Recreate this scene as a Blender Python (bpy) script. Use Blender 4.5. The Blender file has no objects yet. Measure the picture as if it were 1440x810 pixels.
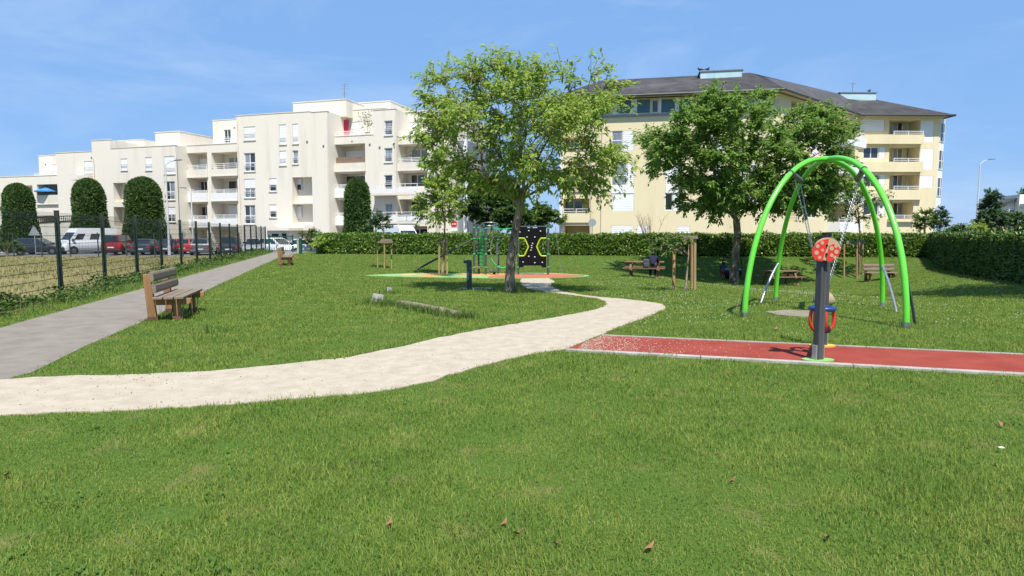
import bpy, bmesh, math, random
import numpy as np
from mathutils import Vector, Matrix, Euler
from mathutils.geometry import delaunay_2d_cdt
random.seed(7); rng = np.random.default_rng(11)
C = bpy.context.scene.collection
R = math.radians
# ------------------------------------------------------------------ camera, sky, sun, exposure
CAM_H, FPX, HORIZ = 1.55, 900.0, 327.0
PITCH = math.atan((405 - HORIZ) / FPX)
cd = bpy.data.cameras.new('camera'); cam = bpy.data.objects.new('camera', cd); C.objects.link(cam)
cd.sensor_width = 36; cd.lens = 36 * FPX / 1440; cd.clip_end = 3000; cd.clip_start = 0.05
cam.location = (0, 0, CAM_H); cam.rotation_euler = (math.pi / 2 - PITCH, 0, 0)
bpy.context.scene.camera = cam
SUN_EL = R(60); SDX, SDY = -0.22, 0.975              # horizontal direction in which shadows fall
w = bpy.data.worlds.new('World'); bpy.context.scene.world = w; w.use_nodes = True
nt = w.node_tree; nt.nodes.clear()
wo = nt.nodes.new('ShaderNodeOutputWorld'); bg = nt.nodes.new('ShaderNodeBackground')
sky = nt.nodes.new('ShaderNodeTexSky'); sky.sky_type = 'NISHITA'; sky.sun_disc = False
sky.sun_elevation = SUN_EL; sky.sun_rotation = math.atan2(-SDX, -SDY); sky.altitude = 200
sky.air_density = 1.0; sky.dust_density = 0.05; sky.ozone_density = 3.0
hs = nt.nodes.new('ShaderNodeHueSaturation'); hs.inputs['Saturation'].default_value = 1.0; hs.inputs['Value'].default_value = 1.0
tc = nt.nodes.new('ShaderNodeTexCoord'); mp = nt.nodes.new('ShaderNodeMapping')
mp.inputs['Scale'].default_value = (1.0, 1.0, 3.2); mp.inputs['Rotation'].default_value = (R(8), R(14), R(20))
nz = nt.nodes.new('ShaderNodeTexNoise'); nz.inputs['Scale'].default_value = 1.9; mp.inputs['Location'].default_value = (.55, .2, 1.3); nz.inputs['Detail'].default_value = 9; nz.inputs['Roughness'].default_value = .62
nz.inputs['Distortion'].default_value = .6
cr = nt.nodes.new('ShaderNodeValToRGB'); cr.color_ramp.elements[0].position = .5; cr.color_ramp.elements[1].position = .8
cr.color_ramp.elements[0].color = (0, 0, 0, 1); cr.color_ramp.elements[1].color = (.27, .27, .27, 1)
mx = nt.nodes.new('ShaderNodeMix'); mx.data_type = 'RGBA'
mx.inputs['B'].default_value = (6.0, 6.8, 7.6, 1)
L = nt.links.new
L(tc.outputs['Generated'], mp.inputs['Vector']); L(mp.outputs[0], nz.inputs['Vector']); L(nz.outputs['Fac'], cr.inputs[0])
even = nt.nodes.new('ShaderNodeMix'); even.data_type = 'RGBA'; even.inputs['Factor'].default_value = .82; even.inputs['B'].default_value = (1.5, 2.95, 5.6, 1)
L(sky.outputs[0], even.inputs['A']); L(even.outputs['Result'], hs.inputs['Color']); L(hs.outputs[0], mx.inputs['A']); L(cr.outputs[0], mx.inputs['Factor'])
L(mx.outputs['Result'], bg.inputs['Color']); bg.inputs['Strength'].default_value = 0.095; L(bg.outputs[0], wo.inputs[0])
sl = bpy.data.lights.new('sun', 'SUN'); sl.energy = 4.2; sl.angle = R(.53); sl.color = (1, .95, .87)
so = bpy.data.objects.new('sun', sl); C.objects.link(so)
sd = Vector((SDX, SDY, 0)).normalized() * math.cos(SUN_EL) + Vector((0, 0, -math.sin(SUN_EL)))
so.rotation_euler = sd.to_track_quat('-Z', 'Y').to_euler(); so.location = (8, -25, 40)
vs = bpy.context.scene.view_settings
vs.view_transform = 'Standard'; vs.look = 'None'; vs.exposure = 0.75; vs.gamma = 1; vs.use_curve_mapping = False
try:
    bpy.context.scene.cycles.max_bounces = 8; bpy.context.scene.cycles.transparent_max_bounces = 8
    bpy.context.scene.cycles.use_denoising = True
except Exception: pass

# ------------------------------------------------------------------ terrain and photo survey helpers
def sm(t): t = min(1, max(0, t)); return t * t * (3 - 2 * t)
HB0, HB1 = Vector((-14.2, 46.6)), Vector((25.6, 39.6))      # back hedge, lawn side
HR0, HR1 = Vector((25.6, 39.6)), Vector((13.6, 12.8))       # right hedge, lawn side
_hn = Vector((HB1.y - HB0.y, -(HB1.x - HB0.x))).normalized()
_rn = Vector((-(HR0.y - HR1.y), HR0.x - HR1.x)).normalized()
def terr(x, y):
    p = Vector((x, y))
    d = 1.2 * sm((y - 8) / 27) * (.48 * sm((x + 9) / 9) + .52 * sm((x - 5) / 7))
    d *= sm(((p - HB0).dot(_hn) - .2) / 4.4)
    d *= .4 + .6 * sm((p - HR0).dot(_rn) / 4.5)
    return -d
def ray(px, py):
    a = (px - 720) / FPX; b = (405 - py) / FPX
    c, s = math.cos(PITCH), math.sin(PITCH)
    return Vector((a, c + b * s, b * c - s))
def G(px, py, h=0):                                   # where a sight line of the survey photo meets the terrain
    r = ray(px, py); t = 1.0
    while t < 120:
        p = r * t
        if CAM_H + p.z < terr(p.x, p.y) + h:
            lo, hi = t - .25, t
            for _ in range(18):
                m = (lo + hi) / 2; q = r * m
                if CAM_H + q.z < terr(q.x, q.y) + h: hi = m
                else: lo = m
            q = r * hi
            return Vector((q.x, q.y, terr(q.x, q.y) + h))
        t += .25
    return Vector((r.x * 100, r.y * 100, 0))
def AT(px, py, Y):                                    # a point of the sight line at distance Y
    r = ray(px, py); t = Y / r.y
    return Vector((r.x * t, Y, CAM_H + r.z * t))

# ------------------------------------------------------------------ materials
MATS = {}
def mat(name, col, rough=.7, metal=0, col2=None, scale=8, detail=5, bump=0, bscale=60, spec=.35, trans=0, island=None, coat=0, thr=(.35, .65), stretch=None, emis=None):
    if name in MATS: return MATS[name]
    m = bpy.data.materials.new(name); m.use_nodes = True; MATS[name] = m
    t = m.node_tree; N = t.nodes; K = t.links.new; b = N['Principled BSDF']; out = N['Material Output']
    b.inputs['Roughness'].default_value = rough; b.inputs['Metallic'].default_value = metal
    b.inputs['Specular IOR Level'].default_value = spec
    if coat: b.inputs['Coat Weight'].default_value = coat; b.inputs['Coat Roughness'].default_value = .08
    src = None
    b.inputs['Base Color'].default_value = (*col, 1)
    co = N.new('ShaderNodeTexCoord')
    vec = co.outputs['Object']
    if stretch:
        mpn = N.new('ShaderNodeMapping'); mpn.inputs['Scale'].default_value = stretch; K(vec, mpn.inputs['Vector']); vec = mpn.outputs[0]
    if col2 is not None:
        n = N.new('ShaderNodeTexNoise'); n.inputs['Scale'].default_value = scale; n.inputs['Detail'].default_value = detail; n.inputs['Roughness'].default_value = .6
        K(vec, n.inputs['Vector'])
        rp = N.new('ShaderNodeValToRGB'); rp.color_ramp.elements[0].position = thr[0]; rp.color_ramp.elements[1].position = thr[1]
        rp.color_ramp.elements[0].color = (*col, 1); rp.color_ramp.elements[1].color = (*col2, 1)
        K(n.outputs['Fac'], rp.inputs[0]); src = rp.outputs[0]
    if island is not None:
        g = N.new('ShaderNodeNewGeometry'); ir = N.new('ShaderNodeValToRGB'); k = len(island)
        while len(ir.color_ramp.elements) < k: ir.color_ramp.elements.new(.5)
        for i, c in enumerate(island):
            ir.color_ramp.elements[i].position = i / (k - 1); ir.color_ramp.elements[i].color = (*c, 1)
        K(g.outputs['Random Per Island'], ir.inputs[0])
        if src is not None:
            mm = N.new('ShaderNodeMix'); mm.data_type = 'RGBA'; mm.inputs['Factor'].default_value = .55
            K(src, mm.inputs['A']); K(ir.outputs[0], mm.inputs['B']); src = mm.outputs['Result']
        else: src = ir.outputs[0]
    if src is not None: K(src, b.inputs['Base Color'])
    if bump:
        bn = N.new('ShaderNodeTexNoise'); bn.inputs['Scale'].default_value = bscale; bn.inputs['Detail'].default_value = 4
        K(vec, bn.inputs['Vector']); bp = N.new('ShaderNodeBump'); bp.inputs['Strength'].default_value = bump; bp.inputs['Distance'].default_value = .02
        K(bn.outputs['Fac'], bp.inputs['Height']); K(bp.outputs[0], b.inputs['Normal'])
    if trans:
        tr = N.new('ShaderNodeBsdfTranslucent'); ms = N.new('ShaderNodeMixShader'); ms.inputs[0].default_value = trans
        if src is not None: K(src, tr.inputs['Color'])
        else: tr.inputs['Color'].default_value = (*col, 1)
        K(b.outputs[0], ms.inputs[1]); K(tr.outputs[0], ms.inputs[2]); K(ms.outputs[0], out.inputs['Surface'])
    return m
def rgb(h):
    h = h.lstrip('#'); v = [int(h[i:i + 2], 16) / 255 for i in (0, 2, 4)]
    return tuple(c / 12.92 if c <= .04045 else ((c + .055) / 1.055) ** 2.4 for c in v)

# ------------------------------------------------------------------ mesh builder
class MB:
    def __init__(s, M=None): s.v = []; s.f = []; s.M = M or Matrix.Identity(4)
    def add(s, vs, fs):
        o = len(s.v); s.v += [s.M @ Vector(p) for p in vs]; s.f += [tuple(o + i for i in f) for f in fs]; return s
    def quad(s, *p): return s.add(p, [tuple(range(len(p)))])
    def box(s, x0, x1, y0, y1, z0, z1, rot=None, at=None):
        p = [(x0, y0, z0), (x1, y0, z0), (x1, y1, z0), (x0, y1, z0), (x0, y0, z1), (x1, y0, z1), (x1, y1, z1), (x0, y1, z1)]
        if rot is not None:
            m = rot if isinstance(rot, Matrix) else Euler(rot).to_matrix().to_4x4(); p = [m @ Vector(q) for q in p]
        if at is not None: p = [Vector(q) + Vector(at) for q in p]
        return s.add(p, [(0, 3, 2, 1), (4, 5, 6, 7), (0, 1, 5, 4), (1, 2, 6, 5), (2, 3, 7, 6), (3, 0, 4, 7)])
    def bar(s, a, b, w, h):                                # rectangular bar from a to b
        a, b = Vector(a), Vector(b); d = b - a; l = d.length; q = d.to_track_quat('X', 'Z').to_matrix().to_4x4()
        return s.box(0, l, -w / 2, w / 2, -h / 2, h / 2, rot=q, at=a)
    def tube(s, pts, r, n=8, cap=True, closed=False):
        pts = [Vector(p) for p in pts]; k = len(pts); rr = r if isinstance(r, (list, tuple)) else [r] * k
        T = []
        for i in range(k):
            a = pts[i - 1] if (i > 0 or closed) else pts[i]; b = pts[(i + 1) % k] if (i < k - 1 or closed) else pts[i]
            T.append((b - a).normalized())
        up = Vector((0, 0, 1)) if abs(T[0].z) < .9 else Vector((1, 0, 0))
        nn = T[0].cross(up).normalized(); vs = []; fs = []
        for i in range(k):
            nn = (nn - T[i] * nn.dot(T[i])); nn = nn.normalized() if nn.length > 1e-6 else T[i].orthogonal().normalized()
            bb = T[i].cross(nn)
            for j in range(n):
                a = 2 * math.pi * j / n; vs.append(pts[i] + (nn * math.cos(a) + bb * math.sin(a)) * rr[i])
        for i in range(k if closed else k - 1):
            for j in range(n):
                a, b = i * n + j, i * n + (j + 1) % n; c, d = ((i + 1) % k) * n + (j + 1) % n, ((i + 1) % k) * n + j
                fs.append((a, b, c, d))
        if cap and not closed: fs.append(tuple(range(n))[::-1]); fs.append(tuple(range((k - 1) * n, k * n)))
        return s.add(vs, fs)
    def cyl(s, c, r, z0, z1, n=16, r2=None): return s.tube([(c[0], c[1], z0), (c[0], c[1], z1)], [r, r if r2 is None else r2], n)
    def prism(s, poly, y0, y1):                            # polygon in x,z extruded along y
        n = len(poly); vs = [(x, y0, z) for x, z in poly] + [(x, y1, z) for x, z in poly]
        fs = [tuple(range(n)), tuple(range(2 * n - 1, n - 1, -1))] + [(i, i + n, (i + 1) % n + n, (i + 1) % n) for i in range(n)]
        return s.add(vs, fs)
    def lathe(s, prof, n=20, c=(0, 0)):                    # (r,z) profile
        vs = []; fs = []
        for r_, z in prof:
            for j in range(n):
                a = 2 * math.pi * j / n; vs.append((c[0] + r_ * math.cos(a), c[1] + r_ * math.sin(a), z))
        for i in range(len(prof) - 1):
            for j in range(n): fs.append((i * n + j, i * n + (j + 1) % n, (i + 1) * n + (j + 1) % n, (i + 1) * n + j))
        fs.append(tuple(range(n))[::-1]); fs.append(tuple(range((len(prof) - 1) * n, len(prof) * n)))
        return s.add(vs, fs)
    def ball(s, c, r, nu=12, nv=8):
        r = r if isinstance(r, (tuple, list)) else (r, r, r); vs = []; fs = []
        for i in range(1, nv):
            t = math.pi * i / nv
            for j in range(nu):
                a = 2 * math.pi * j / nu; vs.append((c[0] + r[0] * math.sin(t) * math.cos(a), c[1] + r[1] * math.sin(t) * math.sin(a), c[2] + r[2] * math.cos(t)))
        for i in range(nv - 2):
            for j in range(nu): fs.append((i * nu + j, (i + 1) * nu + j, (i + 1) * nu + (j + 1) % nu, i * nu + (j + 1) % nu))
        vs += [(c[0], c[1], c[2] + r[2]), (c[0], c[1], c[2] - r[2])]; t_, b_ = len(vs) - 2, len(vs) - 1
        for j in range(nu):
            fs.append((t_, j, (j + 1) % nu)); fs.append((b_, (nv - 2) * nu + (j + 1) % nu, (nv - 2) * nu + j))
        return s.add(vs, fs)
    def build(s, name, m, parent=None, world=False, smooth=None, bevel=0, loc=None):
        me = bpy.data.meshes.new(name); vs = s.v
        if world and parent is not None:
            inv = WM[parent.name].inverted(); vs = [inv @ p for p in vs]
        elif world is False and loc is not None: pass
        me.from_pydata([tuple(p) for p in vs], [], s.f); me.validate()
        if smooth is not None:
            me.polygons.foreach_set('use_smooth', [True] * len(me.polygons)); me.set_sharp_from_angle(angle=R(smooth))
        return link(name, me, m, parent, bevel, loc)
WM = {}
def link(name, me, m, parent=None, bevel=0, loc=None):
    o = bpy.data.objects.new(name, me); C.objects.link(o)
    if m is not None: me.materials.append(m)
    if loc is not None: o.location = loc
    if parent is not None:
        o.parent = parent
        if parent.name in WM: WM[o.name] = WM[parent.name]
    else: WM[o.name] = Matrix.Translation(o.location)
    if bevel:
        b = o.modifiers.new('bevel', 'BEVEL'); b.width = bevel; b.segments = 2; b.limit_method = 'ANGLE'
    return o
def tag(o, label=None, cat=None, group=None, kind=None):
    if label: o['label'] = label
    if cat: o['category'] = cat
    if group: o['group'] = group
    if kind: o['kind'] = kind
    return o
def thing(name, label, cat, loc=(0, 0, 0), rz=0, group=None):
    o = bpy.data.objects.new(name, None); C.objects.link(o); o.empty_display_size = .2
    o.location = loc; o.rotation_euler = (0, 0, rz)
    WM[o.name] = Matrix.Translation(Vector(loc)) @ Matrix.Rotation(rz, 4, 'Z')
    return tag(o, label, cat, group)
def dup(root, loc, rz, label=None, name=None, scale=None):
    def rec(o, par):
        c = o.copy(); C.objects.link(c)
        if par is not None: c.parent = par
        for ch in [q for q in bpy.data.objects if q.parent == o]: rec(ch, c)
        return c
    r = rec(root, None); r.location = loc; r.rotation_euler = (0, 0, rz)
    if label: r['label'] = label
    if scale: r.scale = (scale,) * 3
    return r
def fast_mesh(name, V, loops, sizes, m, parent=None, world=False, smooth=False):
    me = bpy.data.meshes.new(name)
    if world and parent is not None:
        inv = np.array(WM[parent.name].inverted()); V = V @ inv[:3, :3].T + inv[:3, 3]
    me.vertices.add(len(V)); me.vertices.foreach_set('co', np.ascontiguousarray(V, dtype=np.float32).ravel())
    me.loops.add(len(loops)); me.loops.foreach_set('vertex_index', np.ascontiguousarray(loops, dtype=np.int32))
    me.polygons.add(len(sizes)); st = np.concatenate(([0], np.cumsum(sizes)[:-1])).astype(np.int32)
    me.polygons.foreach_set('loop_start', st)
    if smooth: me.polygons.foreach_set('use_smooth', np.ones(len(sizes), dtype=bool))
    me.update(calc_edges=True); me.validate()
    return link(name, me, m, parent)
def norm(a): return a / np.maximum(np.linalg.norm(a, axis=1, keepdims=True), 1e-9)
def leaf_mesh(name, P, A, Nn, Ln, Wd, m, parent=None, world=False):
    """one folded leaf per row: base P, axis A, face normal Nn"""
    A = norm(A); S = norm(np.cross(A, Nn)); Nn = np.cross(S, A)
    Ln = Ln[:, None]; Wd = Wd[:, None]
    b = P; l = P + A * Ln * .45 + S * Wd * .5 + Nn * Wd * .16; r_ = P + A * Ln * .45 - S * Wd * .5 + Nn * Wd * .16; t = P + A * Ln - Nn * Ln * .12
    V = np.stack([b, l, t, r_], 1).reshape(-1, 3); n = len(P)
    q = np.arange(n)[:, None] * 4
    loops = (q + np.array([[0, 1, 2, 0, 2, 3]])).ravel(); sizes = np.full(2 * n, 3)
    return fast_mesh(name, V, loops, sizes, m, parent, world)
def inpoly(x, y, poly):
    x = np.asarray(x); y = np.asarray(y); ins = np.zeros(x.shape, bool); n = len(poly); j = n - 1
    for i in range(n):
        xi, yi = poly[i][0], poly[i][1]; xj, yj = poly[j][0], poly[j][1]
        c = ((yi > y) != (yj > y)) & (x < (xj - xi) * (y - yi) / ((yj - yi) if yj != yi else 1e-9) + xi)
        ins ^= c; j = i
    return ins
vterr = np.vectorize(terr)

# ------------------------------------------------------------------ the ground
def sheet(name, poly, m, off, step=1.0, zf=terr):
    """polygon laid on the terrain, cut along a regular grid so it follows the slope"""
    bm = bmesh.new(); xs = [p[0] for p in poly]; ys = [p[1] for p in poly]
    r_ = delaunay_2d_cdt([Vector((p[0], p[1])) for p in poly], [], [list(range(len(poly)))], 1, 1e-5)
    vs = [bm.verts.new((p[0], p[1], 0)) for p in r_[0]]
    for f in r_[2]:
        try: bm.faces.new([vs[i] for i in f])
        except ValueError: pass
    for ax, lo, hi in ((0, min(xs), max(xs)), (1, min(ys), max(ys))):
        k = math.ceil(lo / step) * step
        while k < hi:
            co = (k, 0, 0) if ax == 0 else (0, k, 0); no = (1, 0, 0) if ax == 0 else (0, 1, 0)
            bmesh.ops.bisect_plane(bm, geom=bm.verts[:] + bm.edges[:] + bm.faces[:], plane_co=co, plane_no=no, dist=1e-5)
            k += step
    for v in bm.verts: v.co.z = zf(v.co.x, v.co.y) + off
    bmesh.ops.recalc_face_normals(bm, faces=bm.faces[:])
    if bm.faces and sum(f.normal.z for f in bm.faces) < 0: bmesh.ops.reverse_faces(bm, faces=bm.faces[:])
    be = [e for e in bm.edges if len(e.link_faces) == 1] if step < 2 else []
    if be:                                                     # turned-down rim, so no gap shows under the edge
        g = bmesh.ops.extrude_edge_only(bm, edges=be)['geom']
        for v in [q for q in g if isinstance(q, bmesh.types.BMVert)]: v.co.z -= off + .03
    me = bpy.data.meshes.new(name); bm.to_mesh(me); bm.free()
    return link(name, me, m)
def smooth_poly(pts, it=2):
    for _ in range(it):
        q = []
        for i in range(len(pts) - 1):
            a, b = pts[i], pts[i + 1]; q += [a * .75 + b * .25, a * .25 + b * .75]
        pts = [pts[0]] + q + [pts[-1]]
    return pts
GP = lambda l: [G(*p).xy for p in l]
FD = Vector((-.251, .968)).normalized(); F0 = Vector((-10.75, 15.2))             # mesh fence line
fx = lambda y: F0.x + FD.x / FD.y * (y - F0.y)
# materials of the ground
m_lawn = mat('lawn_soil', (.07, .12, .022), 1, col2=(.17, .15, .06), thr=(.56, .74), scale=2.1, bump=.5, bscale=40, spec=.05)
m_field = mat('dry_turf', (.31, .255, .125), 1, col2=(.20, .20, .07), scale=.35, detail=9, bump=.6, bscale=9, spec=.05)
m_asph = mat('worn_asphalt', (.19, .166, .138), .95, col2=(.245, .217, .182), scale=2.5, detail=10, bump=.25, bscale=120, spec=.2)
m_park = mat('parking_asphalt', (.16, .16, .16), .95, col2=(.2, .2, .2), scale=1, bump=.2, spec=.2)
m_sand = mat('sand_gravel', (.37, .315, .24), 1, col2=(.45, .39, .305), scale=5, detail=12, bump=.22, bscale=170, spec=.1)
m_track = mat('red_rubber', (.235, .042, .03), .95, col2=(.29, .062, .042), scale=2.2, detail=10, bump=.3, bscale=220, spec=.15)
m_conc = mat('pale_concrete', (.42, .395, .35), .9, col2=(.28, .265, .23), scale=5, detail=8, bump=.2, spec=.2)
m_earth = mat('far_ground', (.10, .13, .045), 1, col2=(.14, .14, .06), scale=.2, spec=.05)
bigz = lambda x, y: -1.7
tag(sheet('ground', [(-1500, -300), (1500, -300), (1500, 2400), (-1500, 2400)], m_earth, 0, 400, bigz), kind='structure')
lawn_poly = [(fx(-8) + .25, -8), (13, -8), (14.4, 12.8), (26.6, 39.6), (26.4, 40.6), (-14.2, 47.6), (-16.5, 52.5), (fx(52.5) + .2, 52.5)]
lawn = tag(sheet('lawn', lawn_poly, m_lawn, 0, 1.0), kind='structure')
def fieldz(x, y): return -.43 * sm((y - 24) / 24) * sm((fx(y) - x) / 5)
tag(sheet('dry_field', [(fx(-8) + .25, -8), (fx(53) + .2, 53), (-110, 53), (-110, -8)], m_field, .002, 3.0, fieldz), kind='structure')
parkz = lambda x, y: -.45
tag(sheet('parking_lot', [(-110, 52.6), (60, 52.6), (60, 64), (-110, 64)], m_park, 0, 20, parkz), kind='structure')
# grey asphalt footpath along the fence
pl_ = [Vector((fx(y) + 1.15, y)) for y in (-8, 0, 8, 16, 24, 32, 40, 52.2)]
pr_ = [Vector((-1.4, -8)), Vector((-3.6, 1)), Vector((-4.6, 4.8)), G(18, 531).xy, G(45, 524).xy, G(120, 487).xy, G(220, 444).xy, G(300, 404).xy, G(395, 361).xy, Vector((-16.6, 52.2))]
path_poly = pl_[::-1] + pr_
footpath = tag(sheet('footpath', path_poly, m_asph, .005), kind='structure')
def wob(pts, a=.03, st=.12):                                # frayed edge of a loose surface
    q = []
    for i in range(len(pts) - 1):
        d = (pts[i + 1] - pts[i]).length; k = max(1, min(40, int(d / st)))
        for j in range(k): q.append(pts[i].lerp(pts[i + 1], j / k) + Vector((random.uniform(-a, a), random.uniform(-a, a))))
    return q + [pts[-1]]
up_e = GP([(-60, 541), (30, 532), (150, 528), (240, 526), (330, 520), (420, 511), (500, 502), (560, 489), (620, 475), (700, 460), (780, 447), (835, 437), (856, 429), (846, 421), (810, 416), (765, 411), (738, 405), (731, 398), (733, 392), (736, 390)])
lo_e = GP([(-60, 589), (60, 582), (180, 578), (310, 571), (430, 560), (540, 551), (600, 538), (650, 523), (700, 509), (750, 498), (797, 491)])
ri_e = GP([(845, 471), (872, 459), (905, 448), (930, 438), (939, 432), (925, 426), (880, 421), (830, 417), (795, 411), (778, 405), (773, 400), (782, 396), (772, 392), (770, 390)])
up_s, lo_s, ri_s = wob(smooth_poly(up_e)), wob(smooth_poly(lo_e)), wob(smooth_poly(ri_e))
sand_poly = up_s[::-1] + lo_s + ri_s
sandpath = tag(sheet('sand_path', sand_poly, m_sand, .011), kind='structure')
# red rubber track with concrete edging
tn = GP([(797, 492.5), (1440, 527)]); tf = GP([(846, 473.5), (1440, 501)])
def ext(a, b, k): return b + (b - a).normalized() * k
tn.append(ext(*tn, 6)); tf.append(ext(*tf, 6))
track_poly = [tn[0], tn[1], tn[2], tf[2], tf[1], tf[0]]
tag(sheet('running_track', track_poly, m_track, .018), kind='structure')
def kerb(pts, wdt, h, side):
    mb = MB(); n = len(pts)
    for i in range(n - 1):
        a, b = pts[i], pts[i + 1]; d = (b - a).normalized(); nn = Vector((d.y, -d.x)) * side; L_ = (b - a).length; k = max(1, round(L_ / 2.0))
        for j in range(k):
            p, q = a.lerp(b, j / k + .001), a.lerp(b, (j + 1) / k - .001); z = terr(p.x, p.y); zq = terr(q.x, q.y)
            hh = h + random.uniform(-.0015, .0015)
            P = [(p.x, p.y), (q.x, q.y), (q.x + nn.x * wdt, q.y + nn.y * wdt), (p.x + nn.x * wdt, p.y + nn.y * wdt)]
            zz = [z, zq, zq, z]
            mb.add([(P[t][0], P[t][1], zz[t] - .1) for t in range(4)] + [(P[t][0], P[t][1], zz[t] + hh) for t in range(4)], [(4, 5, 6, 7), (0, 1, 5, 4), (1, 2, 6, 5), (2, 3, 7, 6), (3, 0, 4, 7), (3, 2, 1, 0)])
    return mb
tag(kerb([ext(tn[1], tn[0], .0)] + tn[1:], .11, .026, 1).build('track_edging', m_conc), kind='structure')
tag(kerb(tf, .045, .03, -1).build('track_edging', m_conc), kind='structure')
# coloured play surface
m_pg = mat('green_rubber', (.19, .36, .13), .95, col2=(.24, .42, .18), scale=10, bump=.2, bscale=200)
m_po = mat('orange_rubber', (.50, .23, .07), .95, col2=(.55, .29, .11), scale=10, bump=.2, bscale=200)
m_pr = mat('brick_red_rubber', (.38, .12, .06), .95, col2=(.43, .15, .08), scale=10, bump=.2, bscale=200)
m_py = mat('sand_rubber', (.42, .34, .13), .95, col2=(.46, .38, .17), scale=10)
def blob(l, m, off): return tag(sheet('play_surface', wob(smooth_poly(GP(l) + [G(*l[0]).xy], 2)[:-1], .01, .5), m, off), kind='structure')
play_px = [(512, 388.2), (560, 385.6), (640, 384.2), (740, 384), (800, 385.5), (838, 388.5), (800, 391), (740, 392), (690, 392), (640, 391), (570, 390.2)]
play_poly = GP(play_px)
blob(play_px, m_pg, .03)
blob([(582, 389.5), (600, 386), (622, 385.6), (628, 388), (612, 390.4)], m_po, .036)
blob([(560, 387), (575, 385.8), (590, 386), (585, 389), (568, 389)], m_py, .042)
blob([(640, 388.5), (650, 385.8), (690, 384.8), (720, 385), (712, 388), (680, 389)], m_po, .036)
blob([(686, 391.5), (690, 388.6), (730, 387), (790, 386.2), (832, 388.6), (790, 391), (730, 392)], m_pr, .048)
# ------------------------------------------------------------------ grass, weeds, clover
m_grass = mat('grass_blades', (.095, .178, .02), .75, col2=(.32, .335, .07), scale=1.7, detail=7, thr=(.40, .63), spec=.2, trans=.4,
              island=((.10, .195, .025), (.165, .278, .038), (.235, .33, .055), (.38, .37, .14)))
def pnoise(x, y, s, seed):
    r = np.random.default_rng(seed); z = 0
    for k in range(7):
        a = r.uniform(0, 6.28); f = s * r.uniform(.6, 2.2); z = z + np.sin((x * math.cos(a) + y * math.sin(a)) * f + r.uniform(0, 6.28))
    return z / 7
def blades(name, P, ln, wd, lean, m, parent=None):
    n = len(P); a = rng.uniform(0, 2 * math.pi, n); H = np.stack([np.cos(a), np.sin(a), np.zeros(n)], 1)
    b = a + rng.normal(math.pi / 2, .5, n); S = np.stack([np.cos(b), np.sin(b), np.zeros(n)], 1) * wd[:, None] * .5
    up = np.array([[0, 0, 1.]]); l = ln[:, None]; t = lean[:, None]
    mid = P + (up * np.cos(t * .6) + H * np.sin(t * .6)) * l * .55
    tip = mid + (up * np.cos(t * 1.5) + H * np.sin(t * 1.5)) * l * .5
    V = np.stack([P - S, P + S, mid + S * .8, mid - S * .8, tip], 1).reshape(-1, 3)
    q = np.arange(n)[:, None] * 5; loops = (q + np.array([[0, 1, 2, 3, 3, 2, 4]])).ravel()
    return fast_mesh(name, V, loops, np.tile([4, 3], n), m, parent)
NB = 860000
u = rng.uniform(0, 1, NB); e = .34; Z = (1.9 ** e + u * (47 ** e - 1.9 ** e)) ** (1 / e)
X = rng.uniform(-1, 1, NB) * (.88 * Z + 1.2)
xy = lambda poly: [(p[0], p[1]) for p in poly]
lp = [(fx(1) + .3, 1), (13, 1), (14.4, 12.8), (26.0, 39.9), (-14.2, 47.0), (-16.5, 52.5), (fx(52.5) + .2, 52.5)]
ok = inpoly(X, Z, lp)
jx, jz = X + rng.normal(0, .035, NB), Z + rng.normal(0, .05, NB)
for pp in (path_poly, sand_poly, track_poly, play_poly): ok &= ~inpoly(jx, jz, xy(pp))
bare = [(G(905, 460).xy, .7, .22), (G(1110, 441).xy, 1.3, .5), (G(1250, 541).xy, .25, .12), (G(1178, 672).xy, .16, .1), (G(240, 555 + 170).xy, .2, .12), (G(8, 750).xy, .2, .12), (G(325, 627).xy, .18, .1), (G(700, 660).xy, .22, .13), (G(1170, 640).xy, .2, .1), (G(770, 560).xy, .3, .13)]
for c, ax, ay in bare: ok &= ~((((X - c.x) / ax) ** 2 + ((Z - c.y) / ay) ** 2) < rng.uniform(-.5, 1.2, NB))
X, Z = X[ok], Z[ok]; n = len(X)
patch = pnoise(X, Z, 2.2, 3) + .7 * pnoise(X, Z, 6.5, 5)
H_ = vterr(X, Z)
ln = rng.uniform(.022, .046, n) * (1 + .75 * np.clip(patch, -.55, .9)) * (1 + .012 * Z)
wd = .0040 * np.maximum(1, Z / 4.2) ** .8 * rng.uniform(.7, 1.3, n)
lean = np.abs(rng.normal(.75, .4, n))
tag(blades('grass', np.stack([X, Z, H_ + .0], 1), ln, wd, lean, m_grass), kind='stuff')
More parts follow.
